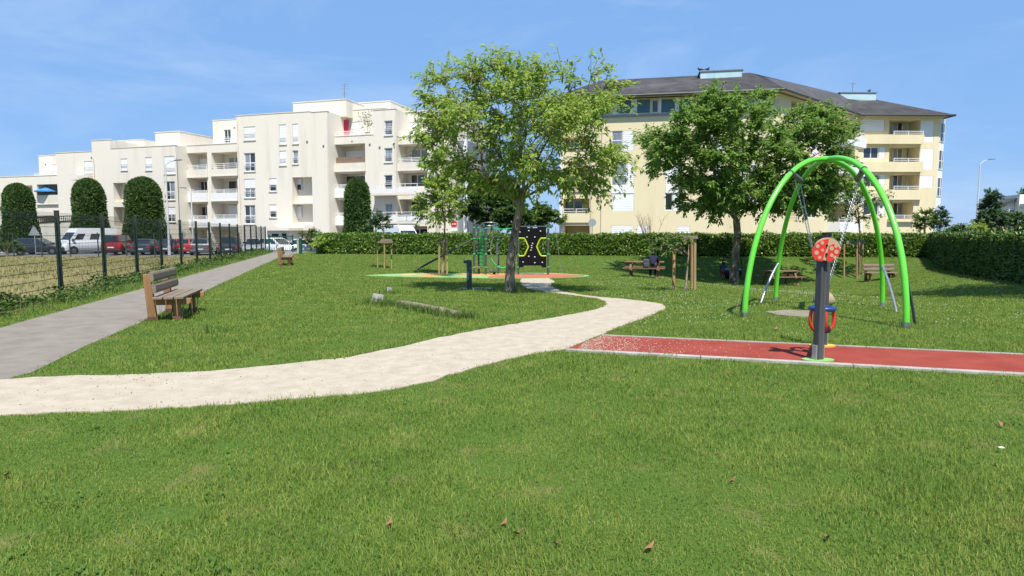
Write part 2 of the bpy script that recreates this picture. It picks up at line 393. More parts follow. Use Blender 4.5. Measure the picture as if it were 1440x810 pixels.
# tall tufts round posts, logs and trunks
m_tall = mat('tall_grass_blades', (.1, .18, .03), .8, spec=.2, trans=.45, island=((.075, .15, .025), (.13, .22, .045), (.24, .27, .09)))
def tuft_points(c, n, sx, sy, ang=0):
    a = rng.normal(0, 1, (n, 2)) * [sx, sy]; ca, sa = math.cos(ang), math.sin(ang)
    x = c[0] + a[:, 0] * ca - a[:, 1] * sa; y = c[1] + a[:, 0] * sa + a[:, 1] * ca
    return np.stack([x, y, vterr(x, y)], 1)
m_rose = mat('lawn_weed_leaves', (.07, .15, .03), .7, spec=.15, trans=.4, island=((.07, .15, .025), (.10, .2, .035), (.14, .24, .05)))
wc = [(random.uniform(-1, 1), random.uniform(2.3, 15)) for _ in range(70)]; P_ = []; A_0 = []; N_0 = []
for fx0, y0 in wc:
    x0 = fx0 * (.8 * y0 + .3)
    if not inpoly([x0], [y0], lp)[0] or any(inpoly([x0], [y0], xy(pp))[0] for pp in (path_poly, sand_poly, track_poly)): continue
    for _ in range(random.randint(9, 26)):
        a_ = random.uniform(0, 6.28); r_ = abs(random.gauss(0, .09)); P_.append((x0 + r_ * math.cos(a_) * 1.4, y0 + r_ * math.sin(a_), terr(x0, y0) + random.uniform(.012, .045))); A_0.append((math.cos(a_), math.sin(a_), random.uniform(.0, .6))); N_0.append((random.gauss(0, .25), random.gauss(0, .25), 1))
tag(leaf_mesh('lawn_weeds', np.array(P_), np.array(A_0), np.array(N_0), rng.uniform(.018, .04, len(P_)), rng.uniform(.016, .032, len(P_)), m_rose), kind='stuff')
# weeds at the fence foot: leaf clumps, one mass
m_weed = mat('weed_leaves', (.035, .075, .015), .7, spec=.25, trans=.25, island=((.03, .07, .014), (.075, .14, .028), (.13, .19, .045)))
nw = 11000; t = rng.uniform(0, 1, nw) ** 1.5; yy = 3 + t * 49
off = rng.beta(1.4, 2.4, nw) * (.85 + .3 * np.sin(yy * .9) + .18 * np.sin(yy * 2.3)); xx = F0.x + FD.x / FD.y * (yy - F0.y) - .12 + off
hh = rng.uniform(0, 1, nw) * (.30 - .28 * off).clip(.05, 1) * (1.05 + .5 * np.sin(yy * 1.7) * np.sin(yy * .63))
P = np.stack([xx, yy, hh.clip(.01, .6)], 1); A = rng.normal(0, 1, (nw, 3)); A[:, 2] = np.abs(A[:, 2]) * .6; Nn = rng.normal(0, .6, (nw, 3)) + [0, 0, 1]
tag(leaf_mesh('fence_foot_weeds', P, A, Nn, rng.uniform(.05, .12, nw) * (1 + yy * .012), rng.uniform(.025, .06, nw) * (1 + yy * .012), m_weed), kind='stuff')
nb = 5000; yy = 3 + rng.uniform(0, 1, nb) ** 1.4 * 49; xx = F0.x + FD.x / FD.y * (yy - F0.y) + rng.uniform(-.2, 1.0, nb)
tag(blades('fence_foot_grass', np.stack([xx, yy, yy * 0], 1), rng.uniform(.08, .26, nb), .006 + yy * .0004, np.abs(rng.normal(.6, .3, nb)), m_tall), kind='stuff')
# dry grass of the field beyond the fence
m_dry = mat('dry_blades', (.36, .28, .14), .9, spec=.1, trans=.3, island=((.44, .37, .18), (.36, .31, .13), (.21, .25, .075), (.50, .44, .24)))
nd = 60000; Zd = 5 + rng.uniform(0, 1, nd) ** .75 * 47; Xd = F0.x + FD.x / FD.y * (Zd - F0.y) - .05 - rng.uniform(0, 1, nd) * (6 + .55 * Zd)
Hd = np.vectorize(fieldz)(Xd, Zd); thin = rng.uniform(0, 1, nd) < (.55 + .6 * pnoise(Xd, Zd, .5, 9)); Xd, Zd, Hd = Xd[thin], Zd[thin], Hd[thin]
tag(blades('field_grass', np.stack([Xd, Zd, Hd], 1), rng.uniform(.06, .16, len(Xd)), .008 + .0008 * Zd, np.abs(rng.normal(.7, .4, len(Xd))), m_dry), kind='stuff')
# clover in flower
m_clov = mat('clover_white', (.74, .74, .66), .9)
def specks(name, pts, r):
    n = len(pts); o = np.array([[1, 0, 0], [0, 1, 0], [-1, 0, 0], [0, -1, 0], [0, 0, 1], [0, 0, -1.]])
    V = (pts[:, None, :] + o[None] * r[:, None, None]).reshape(-1, 3); F = np.array([[0, 1, 4], [1, 2, 4], [2, 3, 4], [3, 0, 4], [1, 0, 5], [2, 1, 5], [3, 2, 5], [0, 3, 5]]).ravel()
    return fast_mesh(name, V, (np.arange(n)[:, None] * 6 + F[None]).ravel(), np.full(8 * n, 3), m_clov)
cy = 10.5 + rng.uniform(0, 1, 5200) ** .8 * 20; cx = rng.uniform(.12, .85, 5200) * cy
k = (pnoise(cx, cy, 1.1, 21) + rng.normal(0, .2, len(cx)) > .08) & inpoly(cx, cy, lp) & ~inpoly(cx, cy, xy(track_poly)) & ~inpoly(cx, cy, xy(sand_poly))
cx, cy = cx[k], cy[k]
tag(specks('clover_flowers', np.stack([cx, cy, vterr(cx, cy) + .06], 1), rng.uniform(.0055, .0095, len(cx))), kind='stuff')
# pale grit of the sand path, spilled on the track's end too
ga = rng.uniform(0, 1, (9000, 2)); gy = 4.5 + ga[:, 0] ** 1.6 * 9; gx = -6 + ga[:, 1] * 11
k = inpoly(gx, gy, xy(sand_poly)); gx, gy = gx[k], gy[k]
dc = [G(random.gauss(215, 45), random.gauss(536, 6)) for _ in range(26)] + [G(random.uniform(0, 800), random.uniform(480, 575)) for _ in range(60)]; dx_ = np.array([q.x for q in dc]); dy_ = np.array([q.y for q in dc]); dk = inpoly(dx_, dy_, xy(sand_poly)); dx_, dy_ = dx_[dk], dy_[dk]
m_grit = mat('grit', (.45, .38, .3), 1, island=((.26, .21, .16), (.44, .37, .29), (.56, .49, .4)))
def gritty(name, x, y, r, lift):
    o = specks(name, np.stack([x, y, vterr(x, y) + lift], 1), r); o.data.materials.clear(); o.data.materials.append(m_grit); return tag(o, kind='stuff')
gritty('path_grit', gx, gy, rng.uniform(.003, .008, len(gx)), .012)
e0 = (tn[0] + tf[0]) / 2; td = (tn[1] - tn[0]).normalized(); tp = Vector((-td.y, td.x)); hw = (tf[0] - tn[0]).length / 2
s_ = rng.exponential(.5, 1500); q_ = rng.uniform(-1, 1, 1500)
gx = e0.x + td.x * s_ + tp.x * q_ * hw; gy = e0.y + td.y * s_ + tp.y * q_ * hw
k = inpoly(gx, gy, xy(track_poly)); gritty('path_grit', gx[k], gy[k], rng.uniform(.003, .008, int(k.sum())), .0195)

o_ = specks('path_debris', np.stack([dx_, dy_, vterr(dx_, dy_) + .013], 1), rng.uniform(.004, .009, len(dx_))); o_.data.materials.clear(); o_.data.materials.append(mat('dark_crumb', (.12, .09, .05), 1)); tag(o_, kind='stuff')
# ------------------------------------------------------------------ hedges
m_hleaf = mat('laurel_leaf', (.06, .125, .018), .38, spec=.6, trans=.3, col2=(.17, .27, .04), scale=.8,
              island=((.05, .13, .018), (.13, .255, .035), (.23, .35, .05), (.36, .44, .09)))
m_hleaf_shade = mat('laurel_leaf_shaded', (.05, .11, .015), .4, spec=.4, trans=.12, col2=(.08, .15, .02), scale=.8, island=((.03, .075, .012), (.06, .125, .02), (.10, .17, .028), (.18, .24, .04)))  # same laurel, with the right hedge's shade put into the leaf colour
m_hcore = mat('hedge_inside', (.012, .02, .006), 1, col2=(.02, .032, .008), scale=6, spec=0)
m_bark = mat('grey_bark', (.37, .28, .195), .95, col2=(.11, .09, .07), scale=9, detail=8, bump=.9, bscale=30, spec=.1, stretch=(1, 1, .35), thr=(.42, .6))
m_barkd = mat('dark_bark', (.11, .085, .06), .95, col2=(.26, .21, .15), scale=5, detail=8, bump=.9, bscale=30, spec=.1, stretch=(1, 1, .35), thr=(.45, .62))
def hedge(name, label, a, b, ztop, depth, n, lsize, lm=None, jn=.55):
    d = (b - a); Ln = d.length; d = d.normalized(); back = Vector((-d.y, d.x)) * (1 if name != 'x' else -1)
    t = thing(name, label, 'hedge', (a.x, a.y, terr(a.x, a.y)))
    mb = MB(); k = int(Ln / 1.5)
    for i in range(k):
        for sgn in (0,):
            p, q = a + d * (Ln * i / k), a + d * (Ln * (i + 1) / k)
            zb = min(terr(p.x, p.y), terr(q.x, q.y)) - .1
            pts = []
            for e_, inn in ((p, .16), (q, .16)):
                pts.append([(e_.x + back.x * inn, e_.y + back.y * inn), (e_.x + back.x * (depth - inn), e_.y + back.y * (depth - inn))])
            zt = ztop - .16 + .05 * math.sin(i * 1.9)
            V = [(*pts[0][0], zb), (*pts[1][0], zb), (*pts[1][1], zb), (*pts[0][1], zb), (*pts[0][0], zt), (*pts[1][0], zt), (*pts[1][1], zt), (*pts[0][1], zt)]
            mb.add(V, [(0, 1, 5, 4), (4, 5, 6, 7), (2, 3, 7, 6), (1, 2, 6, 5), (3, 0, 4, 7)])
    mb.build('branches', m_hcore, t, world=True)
    s = rng.uniform(0, Ln, n); f = rng.uniform(0, 1, n); hgt = 1.75; ftop = .36
    top = f < ftop; px = a.x + d.x * s; py = a.y + d.y * s
    lump = .10 * pnoise(s, s * 0 + 3, 2.1, 4) + .06 * pnoise(s, s * 1.0, 5, 8)
    zb = vterr(px, py); hv = rng.uniform(0, 1, n) ** .85; zz = zb + .05 + (ztop - zb - .05) * hv
    lum2 = .13 * pnoise(s, zz * 1.6, 2.6, 6)
    inn = rng.exponential(.06, n) - .02 + lum2 * .7 + .10 * hv ** 4
    dep = np.where(top, rng.uniform(0, depth, n), inn)
    X = px + back.x * dep; Y = py + back.y * dep
    Zz = np.where(top, ztop - rng.exponential(.05, n) + lump + .04 + np.where(rng.uniform(0, 1, n) < .05, rng.exponential(.07, n), 0), np.minimum(zz, ztop))
    out = np.where(top[:, None], np.array([[0, 0, 1.]]), np.array([[-back.x, -back.y, .35]]))
    Nn = out + rng.normal(0, jn, (n, 3)); A = rng.normal(0, .7, (n, 3)) + out * .55 + [0, 0, .25]
    lf = leaf_mesh('foliage', np.stack([X, Y, Zz], 1), A, Nn, rng.uniform(.7, 1.25, n) * lsize, rng.uniform(.4, .62, n) * lsize, lm or m_hleaf, t, True)
    return t
hedge('laurel_hedge', 'long clipped laurel hedge across the back of the lawn below the apartment blocks', HB0, HB1 + Vector((1.2, -.2)), 1.34, 1.6, 40000, .19)
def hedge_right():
    return hedge('laurel_hedge', 'dark shaded laurel hedge running along the right side of the lawn', HR0 + (HR0 - HR1).normalized() * -.2, HR1, 1.42, 1.9, 40000, .135, m_hleaf_shade, .32)
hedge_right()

# ------------------------------------------------------------------ trees
def crown_tree(name, label, base, outline, thick, trunk_px, trunk_r, fork_i, ncl, nspray, nleaf, LL, LW, leaf_m, bark_m, holes=(), cat='tree', group=None, droop=.25, spray=.6, up=.5, jit=.5, rmul=1.0):
    Y0 = base.y; t = thing(name, label, cat, (base.x, base.y, base.z), 0, group)
    conv = lambda px, py, dy=0: AT(px, py, Y0) + Vector((0, dy, 0))
    ol = [(AT(*p, Y0).x, AT(*p, Y0).z) for p in outline]; hl = [[(AT(*p, Y0).x, AT(*p, Y0).z) for p in h] for h in holes]
    ox = np.array(ol); cx, cz = ox[:, 0].mean(), ox[:, 1].mean()
    x0, x1, z0, z1 = ox[:, 0].min(), ox[:, 0].max(), ox[:, 1].min(), ox[:, 1].max()
    hx, hz = (x1 - x0) / 2, (z1 - z0) / 2; mx_, mz_ = (x0 + x1) / 2, (z0 + z1) / 2
    fx_, fz_ = max(.55, 1 - .5 * spray / hx), max(.55, 1 - .72 * spray / hz)
    cl = []; tries = 0; sp = math.sqrt(4 * hx * hz / ncl) * .66
    while len(cl) < ncl and tries < 60000:
        tries += 1; x, z = random.uniform(x0, x1), random.uniform(z0, z1)
        if not inpoly([x], [z], ol)[0] or any(inpoly([x], [z], h)[0] for h in hl): continue
        rx = (x - cx) / hx; rz = (z - cz) / hz; rr = min(1, math.hypot(rx, rz))
        y = random.uniform(-1, 1) * thick * math.sqrt(1 - rr * rr * .9)
        c = Vector((mx_ + (x - mx_) * fx_, Y0 + y, mz_ + (z - mz_) * fz_ - .2 * spray))
        if all((c.x - q.x) ** 2 + (c.z - q.z) ** 2 + .3 * (c.y - q.y) ** 2 > sp * sp for q in cl): cl.append(c)
        if tries % 3000 == 0: sp *= .86
    tr = [conv(*p) for p in trunk_px]; tr[0] = Vector(base) - Vector((0, 0, .06)); k = len(tr)
    for i in range(1, k): tr[i].y += random.uniform(-.06, .06) * min(1, trunk_r * 6)
    # skeleton: nodes with parents; every tip thickens all that carries it
    N_ = [[tr[fork_i], None, 0]]
    def node(p, par): N_.append([p, par, 0]); return len(N_) - 1
    last = 0
    for i in range(fork_i + 1, k):
        for j in (1, 2): last = node(tr[i - 1].lerp(tr[i], j / 2), last)
    fork = tr[fork_i]; cl.sort(key=lambda c: (c - fork).length); br = [list(range(0, last + 1))]; depth = {i: (N_[i][0] - fork).length for i in range(last + 1)}
    for c in cl:
        best = 0; bd = 1e9; dc = (c - fork).length
        for i, (p, _, _) in enumerate(N_):
            dl = (p - c).length; low = max(0, p.z - c.z) * 1.3
            dd = dl + low + .55 * depth[i]
            if dd < bd: bd = dd; best = i
        p = N_[best][0]; ln = (c - p).length; w_ = lambda a: Vector((random.uniform(-a, a), random.uniform(-a, a), random.uniform(-a, a))) * ln
        i1 = node(p.lerp(c, .33) + w_(.06) + Vector((0, 0, .09 * ln)), best); i2 = node(p.lerp(c, .68) + w_(.05) + Vector((0, 0, .07 * ln)), i1); i3 = node(c, i2); br.append([best, i1, i2, i3])
        for q, par in ((i1, best), (i2, i1), (i3, i2)): depth[q] = depth[par] + (N_[q][0] - N_[par][0]).length
        q = i3
        while q is not None: N_[q][2] += 1; q = N_[q][1]
    rf = max(.03, trunk_r * .74); rad_ = lambda i: max(.009, rf * (max(1, N_[i][2]) / ncl) ** .5) * (1 if i else 1)
    tb = MB(); tk = fork_i + 1; rad = [trunk_r * 1.5] + [trunk_r * (1.05 - .3 * (i / max(1, fork_i))) for i in range(1, tk)]
    base_pts = tr[:tk]; tb.tube([base_pts[0], base_pts[0].lerp(base_pts[1], .25)] + base_pts[1:], [rad[0], rad[1] * 1.12] + rad[1:], 14); tb.build('trunk', bark_m, t, world=True, smooth=60)
    mb = MB()
    for b_ in br:
        if len(b_) < 2: continue
        rr_ = [rad_(i) for i in b_]
        if b_[0] != 0 or len(b_) == 4: rr_[0] = min(rr_[0], rr_[1] * 1.15)
        mb.tube([N_[i][0] for i in b_], rr_, 6, cap=False)
    P = []; A = []; Nn = []
    cen = Vector((cx, Y0, cz - hz * .5))
    for c in cl:
        o = (c - cen); o = o.normalized() if o.length > .01 else Vector((0, 0, 1))
        for s_ in range(nspray):
            d = (o * .6 + Vector((random.gauss(0, 1), random.gauss(0, 1), random.gauss(0, .65) + up * .6)) * .6).normalized(); L_ = spray * random.uniform(.5, 1.3)
            e1 = c + d * L_ * .6; e2 = c + d * L_ - Vector((0, 0, droop * L_ * .4))
            mb.tube([c, e1, e2], [.009, .006, .003], 3, cap=False)
            for i in range(nleaf):
                f = random.uniform(.1, 1.0); b = c.lerp(e1, f / .6) if f < .6 else e1.lerp(e2, (f - .6) / .4)
                a = d * .75 + Vector((random.gauss(0, 1), random.gauss(0, 1), random.gauss(0, .45))) * .65 - Vector((0, 0, droop * 1.2))
                P.append(b + Vector((random.gauss(0, jit), random.gauss(0, jit), random.gauss(0, jit))) * spray * .10); A.append(a); Nn.append((random.gauss(0, .45), random.gauss(0, .45) - .3, 1 + random.gauss(0, .3)))
    tag(mb.build('limbs', bark_m, t, world=True, smooth=60), kind='stuff')
    n = len(P); cr_ = leaf_mesh('crown', np.array([tuple(p) for p in P]), np.array([tuple(a) for a in A]), np.array(Nn), rng.uniform(.65, 1.25, n) * LL, rng.uniform(.7, 1.2, n) * LW, leaf_m, t, True)
    return t
m_lA = mat('maple_leaf_pale', (.2, .3, .04), .5, spec=.35, trans=.5, island=((.16, .28, .03), (.25, .38, .045), (.34, .46, .07), (.44, .52, .13)))
m_lB = mat('maple_leaf_deep', (.06, .13, .02), .5, spec=.35, trans=.45, island=((.08, .18, .024), (.145, .28, .042), (.225, .36, .06), (.31, .41, .10)))
m_lC = mat('leaf_mid', (.07, .13, .025), .55, spec=.3, trans=.4, island=((.05, .11, .02), (.10, .18, .03), (.17, .24, .05)))
m_lD = mat('leaf_dark', (.05, .10, .02), .6, spec=.3, trans=.35, island=((.03, .07, .013), (.06, .125, .025), (.10, .165, .035)))
m_lE = mat('leaf_blue_green', (.06, .12, .055), .6, spec=.3, trans=.35, island=((.04, .09, .04), (.075, .14, .06), (.12, .19, .09)))
b1 = G(719, 411)
crown_tree('maple_tree', 'tall airy maple with pale yellow green leaves standing in mid lawn beside the sand path', b1,
   [(590, 115), (600, 78), (625, 88), (655, 70), (700, 66), (735, 66), (780, 70), (800, 66), (795, 100), (830, 95), (855, 88), (858, 115), (882, 118), (868, 150), (860, 185), (882, 205), (880, 240), (862, 262), (845, 288), (810, 285), (780, 262), (740, 285), (700, 280), (660, 272), (640, 250), (600, 235), (575, 185), (590, 160)],
   2.6, [(719, 411), (717, 390), (719, 360), (724, 330), (729, 302), (733, 280), (736, 262), (738, 240)], .15, 4, 185, 8, 15, .165, .066, m_lA, m_bark,
   holes=[[(655, 135), (672, 130), (690, 165), (682, 178), (665, 165)], [(765, 120), (780, 110), (788, 150), (772, 155)], [(600, 205), (625, 205), (640, 225), (610, 225)], [(742, 190), (765, 180), (770, 205), (750, 215)], [(800, 190), (820, 185), (825, 205), (808, 210)], [(700, 230), (718, 225), (722, 250), (702, 252)], [(840, 165), (862, 160), (858, 190), (842, 190)]], droop=.35, spray=.75, up=.45)
b2 = G(1033, 399)
crown_tree('maple_tree', 'large dense dark green maple shading the picnic benches at the back of the lawn', b2,
   [(895, 180), (925, 185), (940, 175), (945, 140), (975, 130), (985, 118), (1010, 122), (1030, 140), (1045, 125), (1060, 150), (1090, 150), (1120, 140), (1145, 142), (1160, 160), (1185, 185), (1180, 215), (1190, 245), (1190, 280), (1165, 300), (1130, 305), (1095, 310), (1060, 300), (1020, 308), (975, 300), (955, 275), (950, 240), (925, 240), (905, 215)],
   4.3, [(1033, 399), (1032, 380), (1035, 355), (1037, 335), (1036, 310), (1040, 280), (1045, 240), (1045, 195), (1040, 160)], .25, 3, 270, 10, 25, .22, .105, m_lB, m_barkd, holes=[[(1058, 118), (1118, 118), (1104, 178), (1082, 182), (1070, 160)], [(1095, 225), (1112, 215), (1118, 250), (1100, 255)], [(935, 225), (955, 215), (965, 245), (945, 250)]], droop=.3, spray=.95, up=.4)
b3 = G(622, 388)
yt = crown_tree('young_maple', 'slim young maple with pale leaves rising from the left end of the play surface', b3,
   [(590, 265), (598, 235), (605, 205), (625, 195), (642, 215), (652, 240), (655, 270), (640, 285), (655, 300), (638, 312), (612, 315), (590, 312), (578, 300), (585, 280)],
   1.3, [(622, 388), (624, 360), (625, 330), (626, 300), (625, 270), (624, 240), (622, 215)], .06, 2, 46, 8, 17, .17, .075, m_lA, m_bark, droop=.25, spray=.55)
b4 = G(540, 378)
crown_tree('sapling', 'thin leafy sapling held inside three short stakes in front of the hedge', b4 + Vector((0, .2, 0)),
   [(520, 322), (518, 312), (528, 305), (532, 292), (540, 300), (552, 312), (550, 324), (535, 328)], .5,
   [(540, 378), (540, 350), (539, 325), (537, 300)], .03, 2, 12, 6, 15, .13, .08, m_lE, m_bark, spray=.4)
b5 = G(964, 409)
crown_tree('sapling', 'thin sapling with small crown tied inside a tall stake frame beside the picnic table', b5,
   [(915, 355), (910, 340), (922, 330), (940, 328), (955, 320), (965, 325), (962, 345), (945, 350), (938, 362), (925, 366)], .6,
   [(964, 409), (966, 385), (968, 360), (969, 340), (966, 325)], .035, 2, 10, 6, 15, .12, .06, m_lC, m_bark, droop=.5, spray=.34)
b6 = G(1207, 391)
crown_tree('young_tree', 'young airy tree above a stake frame behind the green swing', b6,
   [(1170, 300), (1178, 270), (1190, 258), (1200, 240), (1218, 250), (1235, 270), (1240, 290), (1228, 300), (1215, 312), (1195, 318), (1178, 315)], 1.5,
   [(1207, 391), (1208, 360), (1209, 330), (1207, 300), (1205, 270)], .06, 2, 30, 6, 13, .16, .08, m_lC, m_barkd, spray=.6)
# trees beyond the hedges
def far_tree(label, px, py0, py1, halfw, Y, leaf_m, n=18, nl=18, LL=.32, name='leafy_tree', shape=None, group='trees beyond the hedges', thick=None):
    b = AT(px, py0, Y); gz = -.5; base = Vector((b.x, Y, gz)); h = py0 - py1
    ol = shape or [(px - halfw * .55, py0), (px - halfw, py0 - h * .3), (px - halfw * .85, py0 - h * .6), (px - halfw * .4, py0 - h * .85), (px, py1), (px + halfw * .5, py0 - h * .88), (px + halfw * .9, py0 - h * .55), (px + halfw, py0 - h * .25), (px + halfw * .5, py0)]
    W = halfw * Y / FPX
    return crown_tree(name, label, base, ol, thick or W * .8, [(px, py0 + 40), (px, py0), (px + 1, py0 - h * .4), (px, py1 + h * .15)], .06 + W * .04, 1, n, 7, nl, LL, LL * .55, leaf_m, m_barkd, group=group, spray=max(.5, W * .32), droop=.2)
far_tree('dark broad tree filling the gap between the white and yellow blocks', 692, 318, 243, 46, 60, m_lD, 70, 26, .36)
far_tree('bushy green tree just left of the yellow block', 757, 320, 284, 34, 58, m_lC, 34, 20, .3)
far_tree('low dark tree behind the play frame between the two blocks', 722, 322, 284, 30, 56, m_lD, 34, 22, .3)
far_tree('small greyish tree before the right corner of the yellow block', 1300, 325, 288, 16, 52, m_lC, 16, 13, .2)
far_tree('leafy tree hugging the far right corner of the yellow block', 1322, 322, 286, 13, 60, m_lE, 15, 14, .24)
far_tree('low round bush over the hedge right of the yellow block', 1352, 327, 314, 11, 55, m_lD, 10, 16, .2)
far_tree('slender upright tree right of the street lamp', 1394, 325, 263, 17, 50, m_lE, 48, 18, .22,
   shape=[(1378, 325), (1374, 312), (1378, 300), (1386, 292), (1388, 275), (1394, 263), (1400, 275), (1404, 292), (1412, 300), (1416, 315), (1410, 325)])
far_tree('dark clipped bush below the white house at the right', 1432, 328, 294, 16, 52, m_lD, 24, 20, .2)
far_tree('short pale green shrub at the foot of the slender tree', 1376, 328, 312, 10, 48, m_lA, 9, 12, .16)
far_tree('dark tree crown rising over the white house roof at the right edge', 1447, 292, 262, 14, 75, m_lD, 14, 16, .3)
far_tree('leafy shrub over the hedge end behind the green gate post', 437, 345, 318, 14, 55, m_lC, 12, 14, .18)
far_tree('rounded laurel bush where the hedge starts beside the gate', 452, 352, 329, 13, 46.4, m_lA, 16, 17, .16, name='laurel_bush')
far_tree('low green shrub behind the left mesh fence at the field edge', 10, 356, 335, 22, 55, m_lC, 14, 16, .2)
far_tree('small pale shrub showing over the road beyond the yellow block', 1340, 327, 318, 9, 58, m_lC, 8, 12, .16)
# a tall tree out of frame on the right, whose shade falls on the lawn
def off_tree():
    b = Vector((17.2, 13.6, -.2)); t = thing('shade_tree', 'very tall leafy tree standing beyond the hedge past the right edge', 'tree', tuple(b), 0)
    mb = MB(); mb.tube([b, b + Vector((.1, 0, 3)), b + Vector((0, .1, 7.5)), b + Vector((-.2, 0, 12))], [.3, .24, .17, .04], 10); mb.build('trunk', m_barkd, t, world=True, smooth=60)
    n = 9000; cs = rng.normal(0, 1, (70, 3)) * [1.15, 1.5, 1.1] + [b.x - .5, b.y + .2, 10.2]; P = cs[rng.integers(0, 70, n)] + rng.normal(0, .42, (n, 3))
    P = P[(P[:, 2] > 7.5) & (P[:, 0] > 12.4)]; n = len(P); leaf_mesh('crown', P, rng.normal(0, 1, (n, 3)), rng.normal(0, .5, (n, 3)) + [0, 0, 1], rng.uniform(.18, .3, n), rng.uniform(.1, .16, n), m_lB, t, True)
off_tree()
# bare twiggy shrub before the yellow block
bs = AT(925, 326, 46); t = thing('bare_shrub', 'leafless twiggy shrub poking above the hedge before the yellow block', 'shrub', (bs.x, 48.2, -.3)); mb = MB()
for i in range(16):
    a = random.uniform(0, 6.28); l = random.uniform(2.2, 3.6); q = Vector((math.cos(a) * .35, math.sin(a) * .35, 1)).normalized(); p0 = Vector((0, 0, 0)); p1 = q * l * .55; p2 = q * l + Vector((random.uniform(-.2, .2), 0, .1))
    mb.tube([p0, p1, p2], [.03, .02, .006], 4)
    for j in range(3):
        s_ = p1.lerp(p2, random.uniform(0, .8)); mb.tube([s_, s_ + Vector((random.uniform(-.4, .4), random.uniform(-.3, .3), random.uniform(.3, .7)))], [.012, .005], 3)
mb.build('stem', m_bark, t)
# clipped columns of evergreen by the white block
m_top = mat('clipped_evergreen', (.04, .09, .018), .7, spec=.25, trans=.2, col2=(.065, .12, .025), scale=1.2, island=((.03, .07, .013), (.065, .13, .026), (.12, .19, .045)))
def topiary(label, pxl, pxr, pyt, Y, zb, n=9000):
    a, b = AT(pxl, 300, Y), AT(pxr, 300, Y); cx = (a.x + b.x) / 2; rx = (b.x - a.x) / 2 * .88; zt = AT((pxl + pxr) / 2, pyt, Y).z; h = zt - zb
    t = thing('clipped_evergreen', label, 'topiary tree', (cx, Y, zb), 0, 'clipped evergreens before the white block')
    def rad(f): return rx * (.86 + .14 * np.sin(np.clip(f / .45, 0, 1) * math.pi)) * (1 - .12 * f) * np.where(f > .66, np.maximum(0, 1 - (np.clip(f - .66, 0, 1) / .34) ** 3.2) ** .5, 1)
    prof = [(float(rad(np.array(f))) * .93 + .001, f * h * .985) for f in np.linspace(0, 1, 16)]
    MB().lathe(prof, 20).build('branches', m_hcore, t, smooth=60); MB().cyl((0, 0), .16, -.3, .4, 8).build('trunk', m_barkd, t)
    f = np.where(rng.uniform(0, 1, n) < .25, 1 - rng.uniform(0, .5, n) ** 2.2, rng.uniform(0, 1, n)); a = rng.uniform(0, 2 * math.pi, n)
    lump = 1 + .05 * np.sin(a * 5 + f * 9) * np.sin(f * 14 + a * 2); r_ = rad(f) * lump * (1 - rng.exponential(.03, n))
    P = np.stack([r_ * np.cos(a), r_ * np.sin(a), f * h], 1); O = np.stack([np.cos(a), np.sin(a), .2 + 2 * np.clip(f - .6, 0, 1)], 1)
    leaf_mesh('foliage', P, O * .6 + rng.normal(0, .5, (n, 3)) + [0, 0, .5], O + rng.normal(0, .5, (n, 3)), rng.uniform(.14, .3, n), rng.uniform(.08, .16, n), m_top, t)
topiary('clipped evergreen column farthest left, before the low white wing', 1, 53, 260, 66.5, -.5)
topiary('clipped evergreen column behind the white van', 98, 154, 253, 66.5, -.5)
topiary('broad clipped evergreen column behind the dark parked cars', 170, 236, 251, 66, -.5)
topiary('single clipped evergreen column before the balconies above the middle hedge', 479, 527, 253, 58, -.5)
# ------------------------------------------------------------------ apartment blocks
m_cream = mat('cream_render', (.71, .66, .57), .92, col2=(.56, .505, .415), scale=.75, detail=10, bump=.12, bscale=40, spec=.15, thr=(.5, .82), stretch=(1, 1, .14))
m_cream2 = mat('cream_render_parapet', (.71, .665, .575), .92, col2=(.57, .52, .43), scale=.6, detail=10, spec=.15, thr=(.45, .8), stretch=(1, 1, .4))
m_yel = mat('yellow_render', (.69, .605, .395), .92, col2=(.58, .50, .31), scale=.7, detail=9, bump=.1, bscale=40, spec=.15, thr=(.48, .85), stretch=(1, 1, .16))
m_white = mat('white_paint', (.76, .76, .75), .55, col2=(.7, .7, .69), scale=2, spec=.3)
m_shut = mat('white_roller_shutter', (.74, .75, .78), .5, spec=.3)
m_blues = mat('blue_grey_shutter', (.075, .155, .215), .5, col2=(.095, .18, .24), scale=2, spec=.3)
m_rail = mat('white_rail', (.72, .72, .70), .45, spec=.4)
m_glass = mat('window_glass', (.028, .035, .042), .06, spec=.9)
m_gcur = mat('curtained_glass', (.30, .33, .36), .15, col2=(.12, .14, .17), scale=1.6, spec=.8, stretch=(2.5, 1, .4))
m_dark = mat('dark_room', (.012, .012, .013), .8, spec=.2)
m_shadewall = mat('shaded_end_render', (.19, .225, .26), .9, col2=(.22, .25, .28), scale=.6)  # end wall of the white block: its shade is painted in as blue-grey
m_slate = mat('roof_slate', (.055, .053, .056), .8, col2=(.095, .09, .09), scale=.9, detail=10, bump=.3, bscale=25, spec=.25)
m_soff = mat('eave_soffit', (.58, .52, .40), .8)
m_gut = mat('dark_gutter', (.06, .06, .062), .5)
m_blue = mat('pale_blue_metal', (.33, .55, .62), .7, col2=(.5, .60, .60), scale=1.4, detail=9, spec=.2)
m_gmet = mat('grey_metal', (.25, .26, .27), .45, metal=.6)
m_brown = mat('brown_infill', (.17, .115, .085), .8, col2=(.22, .16, .12), scale=4)
